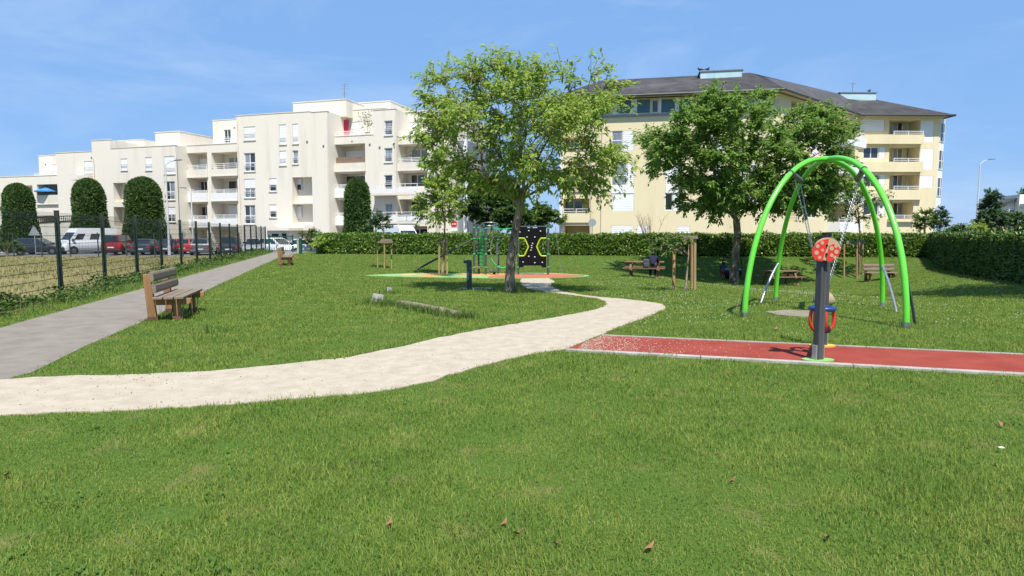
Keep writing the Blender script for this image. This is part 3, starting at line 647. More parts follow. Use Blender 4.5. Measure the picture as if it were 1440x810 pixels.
class Frame:
    def __init__(s, o, ang): s.o = Vector((o[0], o[1], 0)); s.u = Vector((math.cos(ang), math.sin(ang), 0)); s.n = Vector((-s.u.y, s.u.x, 0)); s.M = Matrix.Translation(s.o) @ Matrix.Rotation(ang, 4, 'Z')
    def px(s, px, py, v=0):
        r = ray(px, py); c = Vector((0, 0, CAM_H)); p0 = s.o + s.n * v
        t = (p0 - c).dot(s.n) / r.dot(s.n); p = c + r * t
        return (p - s.o).dot(s.u), p.z
    def rect(s, r, v=0):                                   # survey rectangle -> u0,u1,z0,z1 on this facade
        a = s.px(r[0], (r[1] + r[3]) / 2, v); b = s.px(r[2], (r[1] + r[3]) / 2, v); m = (r[0] + r[2]) / 2
        return a[0], b[0], s.px(m, r[3], v)[1], s.px(m, r[1], v)[1]
def wall_block(fr, u0, u1, z0, z1, v, T, holes, m, parent, name='wall'):
    """solid block with openings cut in its front; holes are (ua,ub,za,zb,depth,closed)"""
    mb = MB(fr.M); E = 1e-4
    us = sorted({u0, u1, *[h[0] for h in holes], *[h[1] for h in holes]}); zs = sorted({z0, z1, *[h[2] for h in holes], *[h[3] for h in holes]})
    us = [x for x in us if u0 - E <= x <= u1 + E]; zs = [x for x in zs if z0 - E <= x <= z1 + E]
    for i in range(len(us) - 1):
        for j in range(len(zs) - 1):
            cu, cz = (us[i] + us[i + 1]) / 2, (zs[j] + zs[j + 1]) / 2
            if any(h[0] < cu < h[1] and h[2] < cz < h[3] for h in holes): continue
            mb.quad((us[i], v, zs[j]), (us[i + 1], v, zs[j]), (us[i + 1], v, zs[j + 1]), (us[i], v, zs[j + 1]))
    for a, b, c, d, dp, cl in holes:
        a, b, c, d = max(a, u0), min(b, u1), max(c, z0), min(d, z1); w_ = v + dp
        mb.quad((a, v, c), (a, v, d), (a, w_, d), (a, w_, c)); mb.quad((b, v, d), (b, v, c), (b, w_, c), (b, w_, d))
        mb.quad((a, v, d), (b, v, d), (b, w_, d), (a, w_, d)); mb.quad((b, v, c), (a, v, c), (a, w_, c), (b, w_, c))
        mb.quad((a, w_, c), (b, w_, c), (b, w_, d), (a, w_, d))
    q = v + T
    mb.quad((u0, q, z0), (u0, v, z0), (u0, v, z1), (u0, q, z1)); mb.quad((u1, v, z0), (u1, q, z0), (u1, q, z1), (u1, v, z1))
    mb.quad((u0, v, z1), (u1, v, z1), (u1, q, z1), (u0, q, z1)); mb.quad((u1, q, z0), (u0, q, z0), (u0, q, z1), (u1, q, z1))
    return mb.build(name, m, parent, world=True)
def window(fr, u0, u1, z0, z1, v, style, parent, panes=2, shutter=m_shut, glass=None, sill=True):
    t = .07; mb = MB(fr.M); y0, y1 = v - .05, v + .02
    mb.box(u0, u0 + t, y0, y1, z0, z1); mb.box(u1 - t, u1, y0, y1, z0, z1); mb.box(u0 + t, u1 - t, y0, y1, z1 - t, z1); mb.box(u0 + t, u1 - t, y0, y1, z0, z0 + t)
    gz1 = z1
    if style == 'half': gz1 = z1 - (z1 - z0) * .5
    if style != 'shut':
        for k in range(1, panes):
            c = u0 + (u1 - u0) * k / panes; mb.box(c - .04, c + .04, y0, y1, z0 + t, gz1 - t)
        if z1 - z0 > 1.7 and style == 'glass': mb.box(u0 + t, u1 - t, y0 + .005, y1 - .005, z0 + .85, z0 + .92)
    wn = mb.build('window', m_white, parent, world=True)
    if style != 'shut':
        for k in range(panes):
            a = u0 + (u1 - u0) * k / panes + .03; b = u0 + (u1 - u0) * (k + 1) / panes - .03
            g = glass or random.choice([m_glass, m_gcur, m_glass])
            MB(fr.M).box(a, b, v - .022, v - .004, z0 + .03, gz1 - .03).build('pane', g, wn, world=True)
    if style in ('shut', 'half'):
        b = MB(fr.M); lo = z0 if style == 'shut' else gz1; k = max(3, int((z1 - lo) / .16)); hh = (z1 - lo) / k
        for i in range(k): b.add([(u0 + .02, y0 - .03, lo + hh * i), (u1 - .02, y0 - .03, lo + hh * i), (u1 - .02, y0 - .045, lo + hh * (i + .5)), (u0 + .02, y0 - .045, lo + hh * (i + .5)), (u1 - .02, y0 - .03, lo + hh * (i + 1)), (u0 + .02, y0 - .03, lo + hh * (i + 1))], [(0, 1, 2, 3), (3, 2, 4, 5)])
        b.build('shutter', shutter, wn, world=True)
    return wn
def railing(fr, u0, u1, z0, z1, v, name, parent, bars=3, posts=1.4, infill=None):
    mb = MB(fr.M); k = max(1, round((u1 - u0) / posts))
    for i in range(k + 1):
        c = u0 + .03 + (u1 - u0 - .06) * i / k; mb.box(c - .025, c + .025, v - .025, v + .025, z0, z1 - .02)
    for i in range(bars):
        z = z1 - (z1 - z0) * i / bars; mb.box(u0, u1, v - .03, v + .03, z - .05, z)
    return mb.build(name, m_rail, parent, world=True)
# ---- white block
FW = Frame((-17.3, 65.0), math.atan2(-.304, .953))
o = FW.o; WB = thing('apartment_building', 'long cream white stepped apartment building with flat roofs and recessed balconies', 'building', (o.x, o.y, -.6))
GZ = -1.7
def wsec(pl, pr, ptop, v, T, wins=(), logs=(), recs=(), m=None):
    """section between survey columns; wins (rect, style, panes); logs (hole rect, parapet bottom, rail top, kind)"""
    mid = (pl + pr) / 2; u0, u1 = FW.px(pl, 300, v)[0], FW.px(pr, 300, v)[0]; zt = FW.px(mid, ptop, v)[1]; holes = []
    for r, st, pn in wins:
        a = FW.rect(r, v); holes.append((*a, .16, True)); wn_ = window(FW, *a, v + .13, st, WB, pn)
        gb = MB(FW.M)
        for q_ in (.0, .2, .4): gb.box(a[0] + .01, a[1] - .01, v - .06, v - .03, a[2] + .45 + q_ * .8, a[2] + .48 + q_ * .8)
        for q_ in (a[0] + .02, a[1] - .05): gb.box(q_, q_ + .03, v - .058, v - .032, a[2] + .1, a[2] + .80)
        gb.build('guard_rail', m_rail, wn_, world=True)
        MB(FW.M).box(a[0] - .06, a[1] + .06, v - .08, v - .004, a[2] - .08, a[2] - .002).build('sill', m_cream2, wn_, world=True)
    for r, pb, rt, kind in logs:
        a = FW.rect(r, v); holes.append((*a, 1.9, True)); u_, w_, z_, y_ = a
        if pb:
            zb = FW.px(mid, pb, v)[1]; bal = MB(FW.M).box(u_ - .05, w_ + .05, v - .16, v - .003, zb, z_).build('balcony', m_cream2 if kind != 'panel' else m_white, WB, world=True)
            MB(FW.M).box(u_ - .02, w_ + .02, v - .20, v - .163, zb - .0, zb + .1).build('slab_edge', m_cream2, bal, world=True)
            if rt: railing(FW, u_, w_, z_, FW.px(mid, rt, v)[1], v - .09, 'railing', bal)
        # doors and shutters at the back of the recess
        k = max(1, int((w_ - u_) / 2.3)); bw = (w_ - u_) / k
        for i in range(k):
            st = random.choice(['shut', 'glass', 'glass'] if kind != 'dark' else ['glass'])
            aa, bb = u_ + bw * i + bw * .18, u_ + bw * i + bw * random.uniform(.6, .86)
            window(FW, aa, bb, z_ - .5, z_ + min(y_ - z_, 1.55) * .93, v + 1.86, st, WB, 2, glass=m_glass if random.random() < .6 else m_gcur)
    for r in recs:
        a = FW.rect(r, v); holes.append((*a, .9, True))
    wall_block(FW, u0, u1, GZ, zt, v, T, holes, m or m_cream, WB)
    MB(FW.M).box(u0 - .03, u1 + .03, v - .04, v + .3, zt, zt + .07).build('coping', m_cream2, WB, world=True)
def wroof(pl, pr, pb, pt, v, T, m=None):
    u0, u1 = FW.px(pl, pt, v)[0], FW.px(pr, pt, v)[0]; z0, z1 = FW.px(pl, pb, v)[1] - .6, FW.px((pl + pr) / 2, pt, v)[1]
    MB(FW.M).box(u0, u1, v, v + T, z0, z1).build('roof_box', m or m_cream, WB, world=True)
    MB(FW.M).box(u0 - .04, u1 + .04, v - .05, v + T, z1 + .002, z1 + .08).build('coping', m_cream2, WB, world=True)
# far left low wing, two bays of balconies
wsec(-90, 83, 249.5, .6, 12, logs=[((8, 261, 46, 279), 291, None, 'dark'), ((52, 259, 83, 275), 289, None, 'par'), ((52, 303, 83, 314), 326, None, 'panel'), ((8, 303, 46, 314), 326, None, 'par'), ((-60, 262, 0, 280), 292, None, 'par'), ((52, 330, 83, 352), None, None, 'dark'), ((5, 331, 46, 352), None, None, 'dark')])
rl = FW.rect((52, 275, 83, 281), .6); railing(FW, rl[0], rl[1], FW.px(67, 281, .6)[1], FW.px(67, 274.5, .6)[1], .48, 'railing', WB)
rl = FW.rect((46, 243, 83, 250), .6); railing(FW, rl[0], rl[1], FW.px(67, 249, .6)[1], FW.px(67, 243, .6)[1], .8, 'railing', WB)
wsec(59, 83.5, 218.5, 4.0, 8, wins=[((73, 231, 82.5, 248.5), 'shut', 1)])
wsec(83, 134, 214, -.2, 12, wins=[((118.5, 226.5, 134, 243), 'shut', 1)], logs=[])
bl = FW.rect((108, 243, 134, 253.5), -.2); bo = MB(FW.M).box(bl[0], bl[1], -1.1, -.202, bl[2], bl[3] - .35).build('balcony', m_cream2, WB, world=True); railing(FW, bl[0], bl[1], bl[3] - .35, bl[3] + .15, -1.05, 'railing', bo)
wsec(134, 160, 197, -.5, 12); wsec(160, 207.5, 197.5, 3.2, 8)
wsec(160, 250.5, 206.5, -1.5, 13.5, wins=[((170, 223, 179, 239.5), 'shut', 1), ((204.5, 221, 213.5, 239.5), 'shut', 1), ((231, 219.5, 246, 244.5), 'shut', 1), ((231.5, 255, 246, 281), 'glass', 2), ((233, 291, 247, 312), 'half', 2)], recs=[((159.7, 257, 178, 284)), ((159.7, 291, 175, 318))])
wroof(218, 252.5, 206, 186, 1.0, 5.5)
# paired balconies
LG = [((252.5, 215, 291.5, 238.5), 249.5, 231.5, 'par'), ((297.5, 214, 334, 237.5), 248.5, 230.5, 'par'),
      ((252.5, 250.5, 291.5, 271.5), 284, 267.5, 'panel'), ((297.5, 249.5, 334, 271), 283.5, 266.5, 'panel'),
      ((252.5, 286, 291.5, 308), 320, 303, 'panel'), ((297.5, 285.5, 334, 307), 319, 302, 'panel'), ((254, 323, 292, 352), None, None, 'dark'), ((298, 323, 334, 352), None, None, 'dark')]
wsec(250.5, 337, 203.5, .1, 12, logs=LG)
rl = FW.rect((297, 195, 336, 202), .1); railing(FW, rl[0], rl[1], FW.px(315, 202.6, .1)[1], FW.px(315, 194.5, .1)[1], .3, 'railing', WB)
wsec(304, 338, 168.5, 3.0, 8, wins=[((315, 182, 324.5, 203), 'glass', 2)])
wsec(337, 411, 160.5, -.9, 13, wins=[((343, 178, 359, 197), 'shut', 1), ((343.5, 215, 359, 241), 'glass', 2), ((343.5, 251.5, 359, 278), 'half', 2), ((343.8, 288.5, 359, 315), 'glass', 2),
    ((393, 175, 402.5, 203), 'shut', 1), ((393, 212, 402.5, 232.5), 'shut', 1), ((409.3, 174.5, 410.9, 176), 'shut', 1) if False else ((378.5, 250.5, 389, 269), 'half', 1), ((379, 287.5, 389, 306), 'half', 1)])
wsec(411, 440, 157.5, -.9, 13, wins=[((411.4, 174, 419.5, 202), 'shut', 1), ((411.4, 211.5, 419.5, 230.5), 'glass', 1)], recs=[((411.4, 249, 440, 285)), ((411.4, 287, 440, 316))])
for (wx, wy0, wy1, st) in ((414.5, 251, 268, 'half'), (414.5, 290, 306, 'shut')):
    a = FW.rect((wx, wy0, wx + 10.5, wy1), -.02); window(FW, *a, -.04, st, WB, 1)
wsec(440, 463.5, 157, -1.3, 13.5)
wroof(412, 487, 160, 142.5, 1.0, 7)
LG2 = [((463.5, 202.5, 513.5, 229.5), 241.5, None, 'par'), ((463.5, 243, 513.5, 264.5), 278, 259, 'panel'), ((463.5, 281, 513.5, 303.5), 317, 299, 'panel'), ((466, 320, 513, 342), None, None, 'dark')]
wsec(463.5, 527, 191, -.1, 12, logs=LG2)
bi = FW.rect((464, 220.5, 513, 229.5), -.1); MB(FW.M).box(bi[0], bi[1], .06, .1, bi[2], bi[3]).build('brown_infill', m_brown, WB, world=True)
rl = FW.rect((463.5, 183, 527, 191), -.1); railing(FW, rl[0], rl[1], FW.px(490, 191, -.1)[1], FW.px(490, 183.5, -.1)[1], .15, 'railing', WB)
wsec(463, 545, 154.5, 2.2, 8, wins=[((480, 171.5, 509.5, 190), 'shut', 1), ((465, 171.5, 472.5, 190.5), 'glass', 1)])
wsec(527, 558, 154, -.6, 12, wins=[((540.5, 169.5, 552, 190), 'glass', 1), ((540.5, 208, 552, 228), 'glass', 1), ((540.5, 246, 552, 266), 'glass', 1), ((541.5, 286, 552, 304), 'glass', 1)])
wroof(487, 549, 156, 144.5, 4.5, 6, m_cream2)
LG3 = [((558.5, 202.5, 601, 228), 240, 221.5, 'par'), ((558.5, 241.5, 601, 262), None, None, 'par'), ((558.5, 280, 601, 300), None, None, 'par'), ((560, 318, 601, 342), None, None, 'dark')]
wsec(558, 612, 191.5, -.1, 12, logs=LG3)
rl = FW.rect((558, 183, 612, 191), -.1); railing(FW, rl[0], rl[1], FW.px(585, 191.5, -.1)[1], FW.px(585, 183.5, -.1)[1], .15, 'railing', WB)
wsec(558, 640, 156, 2.2, 9, wins=[((565, 172, 591, 190), 'shut', 1), ((600, 172, 612, 190), 'glass', 1)])
# long lower balcony strip across the bays
for (pt, pm, pb) in ((258.5, 265, 274.5), (298, 304.5, 314.5)):
    a = FW.rect((521, pm, 588 if pt < 260 else 600, pb), -1.3); bo = MB(FW.M).box(a[0], a[1], -1.5, -.605, a[2], a[2] + .22).build('balcony', m_cream2, WB, world=True)
    k = 3
    for i in range(k):
        q = (a[1] - a[0]) / k; MB(FW.M).box(a[0] + q * i + .04, a[0] + q * (i + 1) - .04, -1.49, -1.45, a[2] + .25, a[3]).build('balcony_panel', m_white, bo, world=True)
    railing(FW, a[0], a[1], a[2] + .2, FW.px(555, pt, -1.3)[1], -1.44, 'railing', bo)
wsec(612, 634, 190, 1.2, 11, logs=[((614, 205, 632, 229), 240, 222, 'par'), ((614, 243, 632, 264), 276, 259, 'panel')])
wsec(634, 657, 198, 3.0, 9, m=m_shadewall)
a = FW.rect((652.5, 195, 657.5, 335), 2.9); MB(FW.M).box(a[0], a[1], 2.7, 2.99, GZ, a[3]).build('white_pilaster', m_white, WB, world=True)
# rain pipes and overflow spouts of the white block
for px, pt, v in ((249, 215, -1.62), (336, 170, -1.02), (461, 165, -1.42), (556.5, 165, -.72), (133, 222, -.62)):
    u_ = FW.px(px, 260, v)[0]; MB(FW.M).tube([(u_, v, GZ), (u_, v, FW.px(px, pt, v)[1])], .05, 8).build('rain_pipe', m_cream2, WB, world=True, smooth=60)
for px, py, v in ((64, 231, 3.98), (129, 221.5, -.22), (330, 180, -.92), (432, 199, -.92), (455, 205, -1.32), (534, 207, -.62), (520, 203, -.12), (495, 199, -.28), (555, 206, -.62)):
    u_, z_ = FW.px(px, py, v); MB(FW.M).box(u_ - .09, u_ + .09, v - .05, v + .0, z_ - .07, z_ + .07).build('wall_vent', m_gmet, WB, world=True)
# aerial on the roof
ap = AT(483, 143, 70); t = thing('roof_aerial', 'thin television aerial standing on the white roof', 'aerial', (ap.x, 70.5, ap.z - .3)); mb = MB(); mb.cyl((0, 0), .035, 0, 2.3, 6)
mb.build('mast', m_gmet, t); mb = MB()
for z, l in ((2.2, .45), (2.0, .5), (1.75, .5), (1.3, .3), (1.1, .3)): mb.bar((-l, 0, z), (l, 0, z), .03, .03)
mb.build('antenna_element', m_gmet, t)
# entrance porch behind the green gate
pv = -3.0; a = FW.rect((376, 325, 407, 352), pv)
ent = wall_block(FW, a[0], a[1], GZ, a[3] + .05, pv, 2.0, [], m_cream2, WB, 'entrance_porch')
for r in ((383, 329, 392, 348), (397, 328.5, 403, 348)):
    q = FW.rect(r, pv); MB(FW.M).box(q[0], q[1], pv - .04, pv - .004, q[2], q[3]).build('entrance_opening', m_dark, WB, world=True)
MB(FW.M).box(a[0] - .3, a[1] + .3, pv - .5, pv + 1.9, a[3] + .06, a[3] + .3).build('entrance_roof', m_cream2, WB, world=True)
# low ground floor opening right of it
q = FW.rect((410, 324, 439, 345), -.9); MB(FW.M).box(q[0], q[1], -.96, -.905, q[2], q[3]).build('carport_opening', m_brown, WB, world=True)
# things on the balconies
def parasol(label, p, r, m, h=2.3):
    t = thing('parasol', label, 'parasol', p); mb = MB(); mb.cyl((0, 0), .025, 0, h, 8); mb.build('pole', m_gmet, t)
    mb = MB(); n = 8; vs = [(0, 0, h + .05)] + [(r * math.cos(i * math.pi / 4), r * math.sin(i * math.pi / 4), h - .42) for i in range(8)] + [(r * 1.0 * math.cos(i * math.pi / 4), r * math.sin(i * math.pi / 4), h - .56) for i in range(8)]
    mb.add(vs, [(0, 1 + i, 1 + (i + 1) % 8) for i in range(8)] + [(1 + i, 9 + i, 9 + (i + 1) % 8, 1 + (i + 1) % 8) for i in range(8)]); mb.build('canopy', m, t)
m_pblue = mat('parasol_blue', (.05, .22, .48), .7); m_pink = mat('parasol_pink', (.75, .22, .24), .7); m_pwht = mat('parasol_pale', (.5, .7, .8), .7); m_redc = mat('red_cloth', (.5, .04, .08), .8)
def on_front(fr, px, py, v): u_, z_ = fr.px(px, py, v); p = fr.M @ Vector((u_, v, z_)); return p
p = on_front(FW, 67.5, 283, 1.0); parasol('blue parasol open in the left balcony of the white block', (p.x, p.y, p.z - .5), 1.35, m_pblue, 2.15)
p = on_front(FW, 487, 189, 1.7); t = thing('red_towel', 'red cloth hung at the top left balcony of the white block', 'towel', tuple(p)); MB().box(-.28, .28, -.02, .02, 0, 1.45).build('cloth', m_redc, t)
p = on_front(FW, 517, 193, .6); t = thing('balcony_plant', 'tall airy plant growing on the top balcony of the white block', 'plant', tuple(p))
MB().lathe([(.18, 0), (.25, .45), (.22, .45)], 12).build('pot', mat('terracotta', (.35, .13, .07), .8), t); MB().tube([(0, 0, .4), (.03, 0, 1.2), (0, 0, 2)], [.03, .02, .01], 5).build('stem', m_bark, t)
P_ = rng.normal(0, 1, (260, 3)) * [.42, .4, .5] + [0, 0, 1.6]; leaf_mesh('foliage', P_, rng.normal(0, 1, (260, 3)), rng.normal(0, 1, (260, 3)), rng.uniform(.1, .22, 260), rng.uniform(.05, .1, 260), m_lE, t)
# ---- yellow block
YB = thing('apartment_building', 'pale yellow apartment building with dark slate hipped roof and white shuttered windows', 'building', (22.3, 55, -.6))
FA = Frame((10.1, 57.0), math.atan2(-.193, .981)); FB = Frame((22.3, 54.6), math.atan2(11.4, 12.9)); FC = Frame((35.2, 66.0), 0.02)
def yfill(fr, u0, u1, zt, v, T, items, m=m_yel, name='wall'):
    holes = []
    for it in items:
        kind, r = it[0], it[1]; a = fr.rect(r, v)
        if kind == 'log':
            holes.append((*a, 2.0, True))
        else:
            holes.append((*a, .14, True)); window(fr, *a, v + .10, {'shut': 'shut', 'glass': 'glass', 'blue': 'shut', 'dark': 'glass'}[kind], YB, it[2] if len(it) > 2 else 1, shutter=m_blues if kind == 'blue' else m_shut, glass=m_glass if kind == 'dark' else None)
    return wall_block(fr, u0, u1, GZ, zt, v, T, holes, m, YB, name)
EAZ = FA.px(900, 138.5)[1]
uL = FA.px(791, 250)[0]; uR = (Vector((22.3, 54.6)) - FA.o.xy).dot(FA.u.xy)
yfill(FA, uL, uR, EAZ, 0, 11, [('shut', (876, 184, 891.5, 212)), ('glass', (860, 184, 875.6, 212), 1), ('shut', (882, 229, 891.5, 261)), ('glass', (860, 229, 881.6, 261), 1), ('shut', (860, 272.5, 891.5, 297)), ('shut', (859.5, 317.5, 890.5, 332)), ('shut', (896, 317, 911.5, 332)),
  ('glass', (935, 271.5, 946, 296), 1), ('shut', (946.3, 271.5, 957, 296)), ('shut', (936, 229, 957, 261)), ('glass', (936, 186, 957, 212), 1), ('shut', (952, 318, 970, 332)), ('shut', (1000, 271, 1020, 296)), ('shut', (1000, 228, 1020, 260)), ('shut', (1045, 228, 1065, 260)), ('shut', (1045, 271, 1065, 296)), ('shut', (1000, 184, 1020, 211)),
  ('log', (792, 279, 829, 299)), ('log', (792, 236, 829, 256)), ('log', (792, 193, 829, 213)), ('log', (793, 317, 829, 332)), ('blue', (870.3, 140.5, 887.6, 159)), ('blue', (896, 140, 914.2, 158.7)), ('dark', (916.5, 140, 926, 158.5)), ('blue', (930, 139.5, 949, 158)), ('blue', (955, 139, 975, 157.5)), ('dark', (978, 139, 988, 157)), ('blue', (992, 138.6, 1010, 157)), ('blue', (1015, 138, 1033, 156.5)), ('blue', (1040, 137.5, 1060, 156)), ('blue', (840, 141.5, 858, 160))])
a = FA.rect((830, 160.5, 1083, 164), 0)
a = (FA.px(838, 161)[0], uR, FA.px(900, 163.5)[1], FA.px(900, 160.6)[1]); MB(FA.M).box(a[0], a[1], -.12, -.004, a[2], a[3]).build('string_course', m_gmet, YB, world=True)
for (x0, x1) in ((862, 870), (887.9, 895.7), (949.2, 954.8), (926.2, 929.8), (1033.3, 1039.7), (1010.3, 1014.7), (1060.3, 1075)):
    q = (FA.px(x0, 150)[0], FA.px(x1, 150)[0], FA.px(900, 160.3)[1], EAZ); MB(FA.M).box(q[0], q[1], -.05, -.003, q[2], q[3]).build('window_pier', m_white, YB, world=True)
for r in ((860, 261.4, 891.5, 272), (936, 261.4, 957, 271)):
    q = FA.rect(r, 0); MB(FA.M).box(q[0], q[1], -.03, -.003, q[2], q[3]).build('white_spandrel', m_white, YB, world=True)
q = FA.rect((787, 180, 791, 330), -.3); MB(FA.M).box(q[0], q[1], -.3, .3, GZ, EAZ).build('white_pillar', m_white, YB, world=True)
for (t0, t1) in ((279, 299), (236, 256), (193, 213)):
    q = FA.rect((792, t1 - 4, 829, t1 + 14), 0); bo = MB(FA.M).box(q[0], q[1], -.12, -.003, q[2], q[3] - .32).build('balcony', m_yel, YB, world=True)
    railing(FA, q[0], q[1], q[3] - .34, q[3] + .1, -.06, 'railing', bo, bars=2)
    q = FA.rect((795, t0 + 3, 820, t1), 2.0); window(FA, *q, 1.93, 'glass', YB, 2)
# vertical joints and drain pipe on the left front
for x in (831.5, 846): q = FA.px(x, 250)[0]; MB(FA.M).tube([(q, -.06, GZ), (q, -.06, EAZ)], .05, 8).build('drain_pipe', m_soff, YB, world=True)
# linking wing
zB = EAZ; LB = math.hypot(12.9, 11.4)
bal = []
wall_block(FB, .01, LB, GZ, zB, 0, 9, [(2.2, 4.2, z, z + 2.0, 1.6, True) for z in (10.9, 8.1, 5.3, 2.5)] + [(6.2, 8.0, z, z + 1.6, .15, True) for z in (11.3, 8.5, 5.7, 2.9)] + [(10.5, 15.9, z, z + 1.9, 1.9, True) for z in (10.8, 8.05, 5.3, 2.55)], m_yel, YB)
for z in (10.8, 8.05, 5.3, 2.55):
    bo = MB(FB.M).box(10.4, 15.95, -1.2, -.004, z - .95, z + .02).build('balcony', m_white, YB, world=True); railing(FB, 10.4, 15.95, z + .02, z + .45, -1.1, 'railing', bo, bars=2)
    window(FB, 11.5, 14.5, z, z + 1.75, 1.83, 'glass', YB, 2)
for z in (11.3, 8.5, 5.7, 2.9): window(FB, 6.2, 8.0, z, z + 1.6, .1, random.choice(['shut', 'glass']), YB, 2)
for z in (10.9, 8.1, 5.3, 2.5): window(FB, 2.5, 3.9, z, z + 1.8, 1.53, 'glass', YB, 2); railing(FB, 2.2, 4.2, z, z + .5, -.03, 'railing', YB, bars=2)
# right front
eC = FC.px(1250, 164)[1]; c0, c1 = FC.px(1201, 250)[0], FC.px(1317.5, 250)[0]
items = []
for (t0, b0) in ((207, 223), (245.5, 262.5), (284, 302)): items += [('glass', (1214, t0, 1235.5, b0), 2), ('shut', (1236, t0, 1244.5, b0))]
items += [('shut', (1205, 168, 1243.5, 184.2))]
lg = [(1250.5, 169, 1294, 190.5), (1250.5, 206, 1293, 228.5), (1250.5, 245, 1292.5, 267.5), (1250.5, 284, 1284, 308)]
items += [('log', r) for r in lg] + [('shut', (1294.6, 170, 1313, 200)), ('shut', (1294, 209.5, 1312.5, 238.5)), ('shut', (1293.3, 247.5, 1312, 263.8))]
yfill(FC, c0, c1, eC, 0, 11, items)
for i, (r, pb) in enumerate(zip(lg, (203, 242, 281, 312))):
    q = FC.rect((1206 if i < 1 else 1210, r[3] - .5, 1295.5 - i * .7 if i < 3 else 1284, pb), 0)
    bo = MB(FC.M).box(q[0] if i < 3 else FC.px(1251, 250)[0], q[1], -.45 + .05 * i, -.004, q[2], q[3]).build('balcony', m_yel, YB, world=True)
    zt = FC.px(1270, r[3] - 5.6)[1]; uu = FC.px(1254, r[3])[0]; railing(FC, uu, q[1], q[3], zt, -.3, 'railing', bo, bars=2)
    w0 = FC.rect((1254, r[1] + 1, 1268, r[3] + 6), 2.0); window(FC, *w0, 1.95, 'glass', YB, 2); w0 = FC.rect((1273, r[1] + 1, 1289, r[3] + 6), 2.0); window(FC, *w0, 1.95, random.choice(['glass', 'shut']), YB, 2)
# corner bay, turned to the right
FD_ = Frame((FC.M @ Vector((c1, .0, 0))).xy, R(38))
bay = 1.35
wall_block(FD_, .03, bay, FC.px(1320, 293)[1], eC, 0, 5, [], m_white, YB, 'corner_bay')
for (t0, b0) in ((172, 199), (210.5, 238), (249, 276)):
    z0, z1 = FC.px(1322, b0)[1], FC.px(1322, t0)[1]
    w_ = window(FD_, .10, .84, z0, z1, -.012, 'glass', YB, 1, glass=m_glass); window(FD_, .88, 1.28, z0, z1, -.012, 'glass', YB, 1, glass=m_glass)
wall_block(FD_, .10, bay - .1, GZ, FC.px(1320, 293)[1] - .002, .5, 4.4, [], m_yel, YB)
q = FC.px(1203.5, 250)[0]; MB(FC.M).tube([(q, -.08, GZ), (q, -.08, eC - .6), (q + .45, -.9, eC - .1)], .06, 8).build('drain_pipe', m_soff, YB, world=True)
# roof: eaves all round, hips up to the ridges
OV = 1.0
eL = FA.M @ Vector((uL - 1.2, -OV, 0)); eK = FA.M @ Vector((uR + .2, -OV, 0)); eJ = FC.M @ Vector((c0 - .2, -OV, 0)); eR = FC.M @ Vector((c1 + .85, -OV, 0))
bR = FC.M @ Vector((c1 + .85, 12, 0)); bJ = FC.M @ Vector((c0 + 2, 13, 0)); bK = FA.M @ Vector((uR + 2, 14, 0)); bL = FA.M @ Vector((uL - 1.2, 12, 0))
zE = EAZ + .12
def Z_(p, z): return Vector((p.x, p.y, z))
rz1 = FA.px(960, 108, 5.5)[1]
r1 = Z_(FA.M @ Vector((uL + 3.0, 5.5, 0)), rz1); r2 = Z_(FA.M @ Vector((uR - 1.5, 5.5, 0)), rz1 + .1); r3 = Z_(FC.M @ Vector((c0 + 1.5, 5.5, 0)), 16.55); r4 = Z_(FC.M @ Vector((c1 - 5.2, 5.5, 0)), 16.35)
mb = MB(); E_ = [Z_(p, zE) for p in (eL, eK, eJ, eR, bR, bJ, bK, bL)]
mb.add([*E_, r1, r2, r3, r4], [(0, 1, 9, 8), (1, 2, 10, 9), (2, 3, 11, 10), (3, 4, 11), (4, 5, 10, 11), (5, 6, 9, 10), (6, 7, 8, 9), (7, 0, 8)])
rf = mb.build('roof', m_slate, YB, world=True)
mb = MB(); mb.add([*[Z_(p, zE - .02) for p in (eL, eK, eJ, eR, bR, bJ, bK, bL)]], [(0, 1, 2, 3, 4, 5, 6, 7)]); mb.build('soffit', m_soff, YB, world=True)
mb = MB()
for a, b in ((0, 1), (1, 2), (2, 3), (3, 4)): mb.tube([E_[a] + Vector((0, 0, -.03)), E_[b] + Vector((0, 0, -.03))], .11, 8)
mb.build('gutter', m_gut, YB, world=True)
# slate courses: raised rows following the front slopes
mb = MB()
for (a, b, c, d) in ((0, 1, r2, r1), (1, 2, r3, r2), (2, 3, r4, r3)):
    for k in range(1, 16):
        f = k / 16; p, q = E_[a].lerp(d, f), E_[b].lerp(c, f); nrm = (q - p).cross(d - E_[a]).normalized()
        mb.add([p + nrm * .03, q + nrm * .03, q.lerp(c, .02) + nrm * .004, p.lerp(d, .02) + nrm * .004], [(0, 1, 2, 3)])
tag(mb.build('slate_course', m_slate, rf, world=True), kind='stuff')
for nm, c, l, w2, h in (('lift_housing', FA.M @ Vector((FA.px(1012, 108, 5)[0], 5.2, 0)), 2.9, 2.5, FA.px(1010, 104, 5)[1]), ('lift_housing', FC.M @ Vector((FC.px(1200, 138, 5)[0], 5.2, 0)), 3.1, 2.3, FC.px(1200, 133.5, 5)[1])):
    ang = math.atan2(-.193, .981) if c.x < 30 else .02
    M_ = Matrix.Translation(c) @ Matrix.Rotation(ang, 4, 'Z'); lb = MB(M_).box(-l * .62, l * .62, -w2 / 2, w2 / 2, 13.5, h).build(nm, m_blue, YB, world=True)
    MB(M_).box(-l * .66, l * .66, -w2 / 2 - .08, w2 / 2 + .08, h + .002, h + .09).build('coping', m_gmet, lb, world=True)
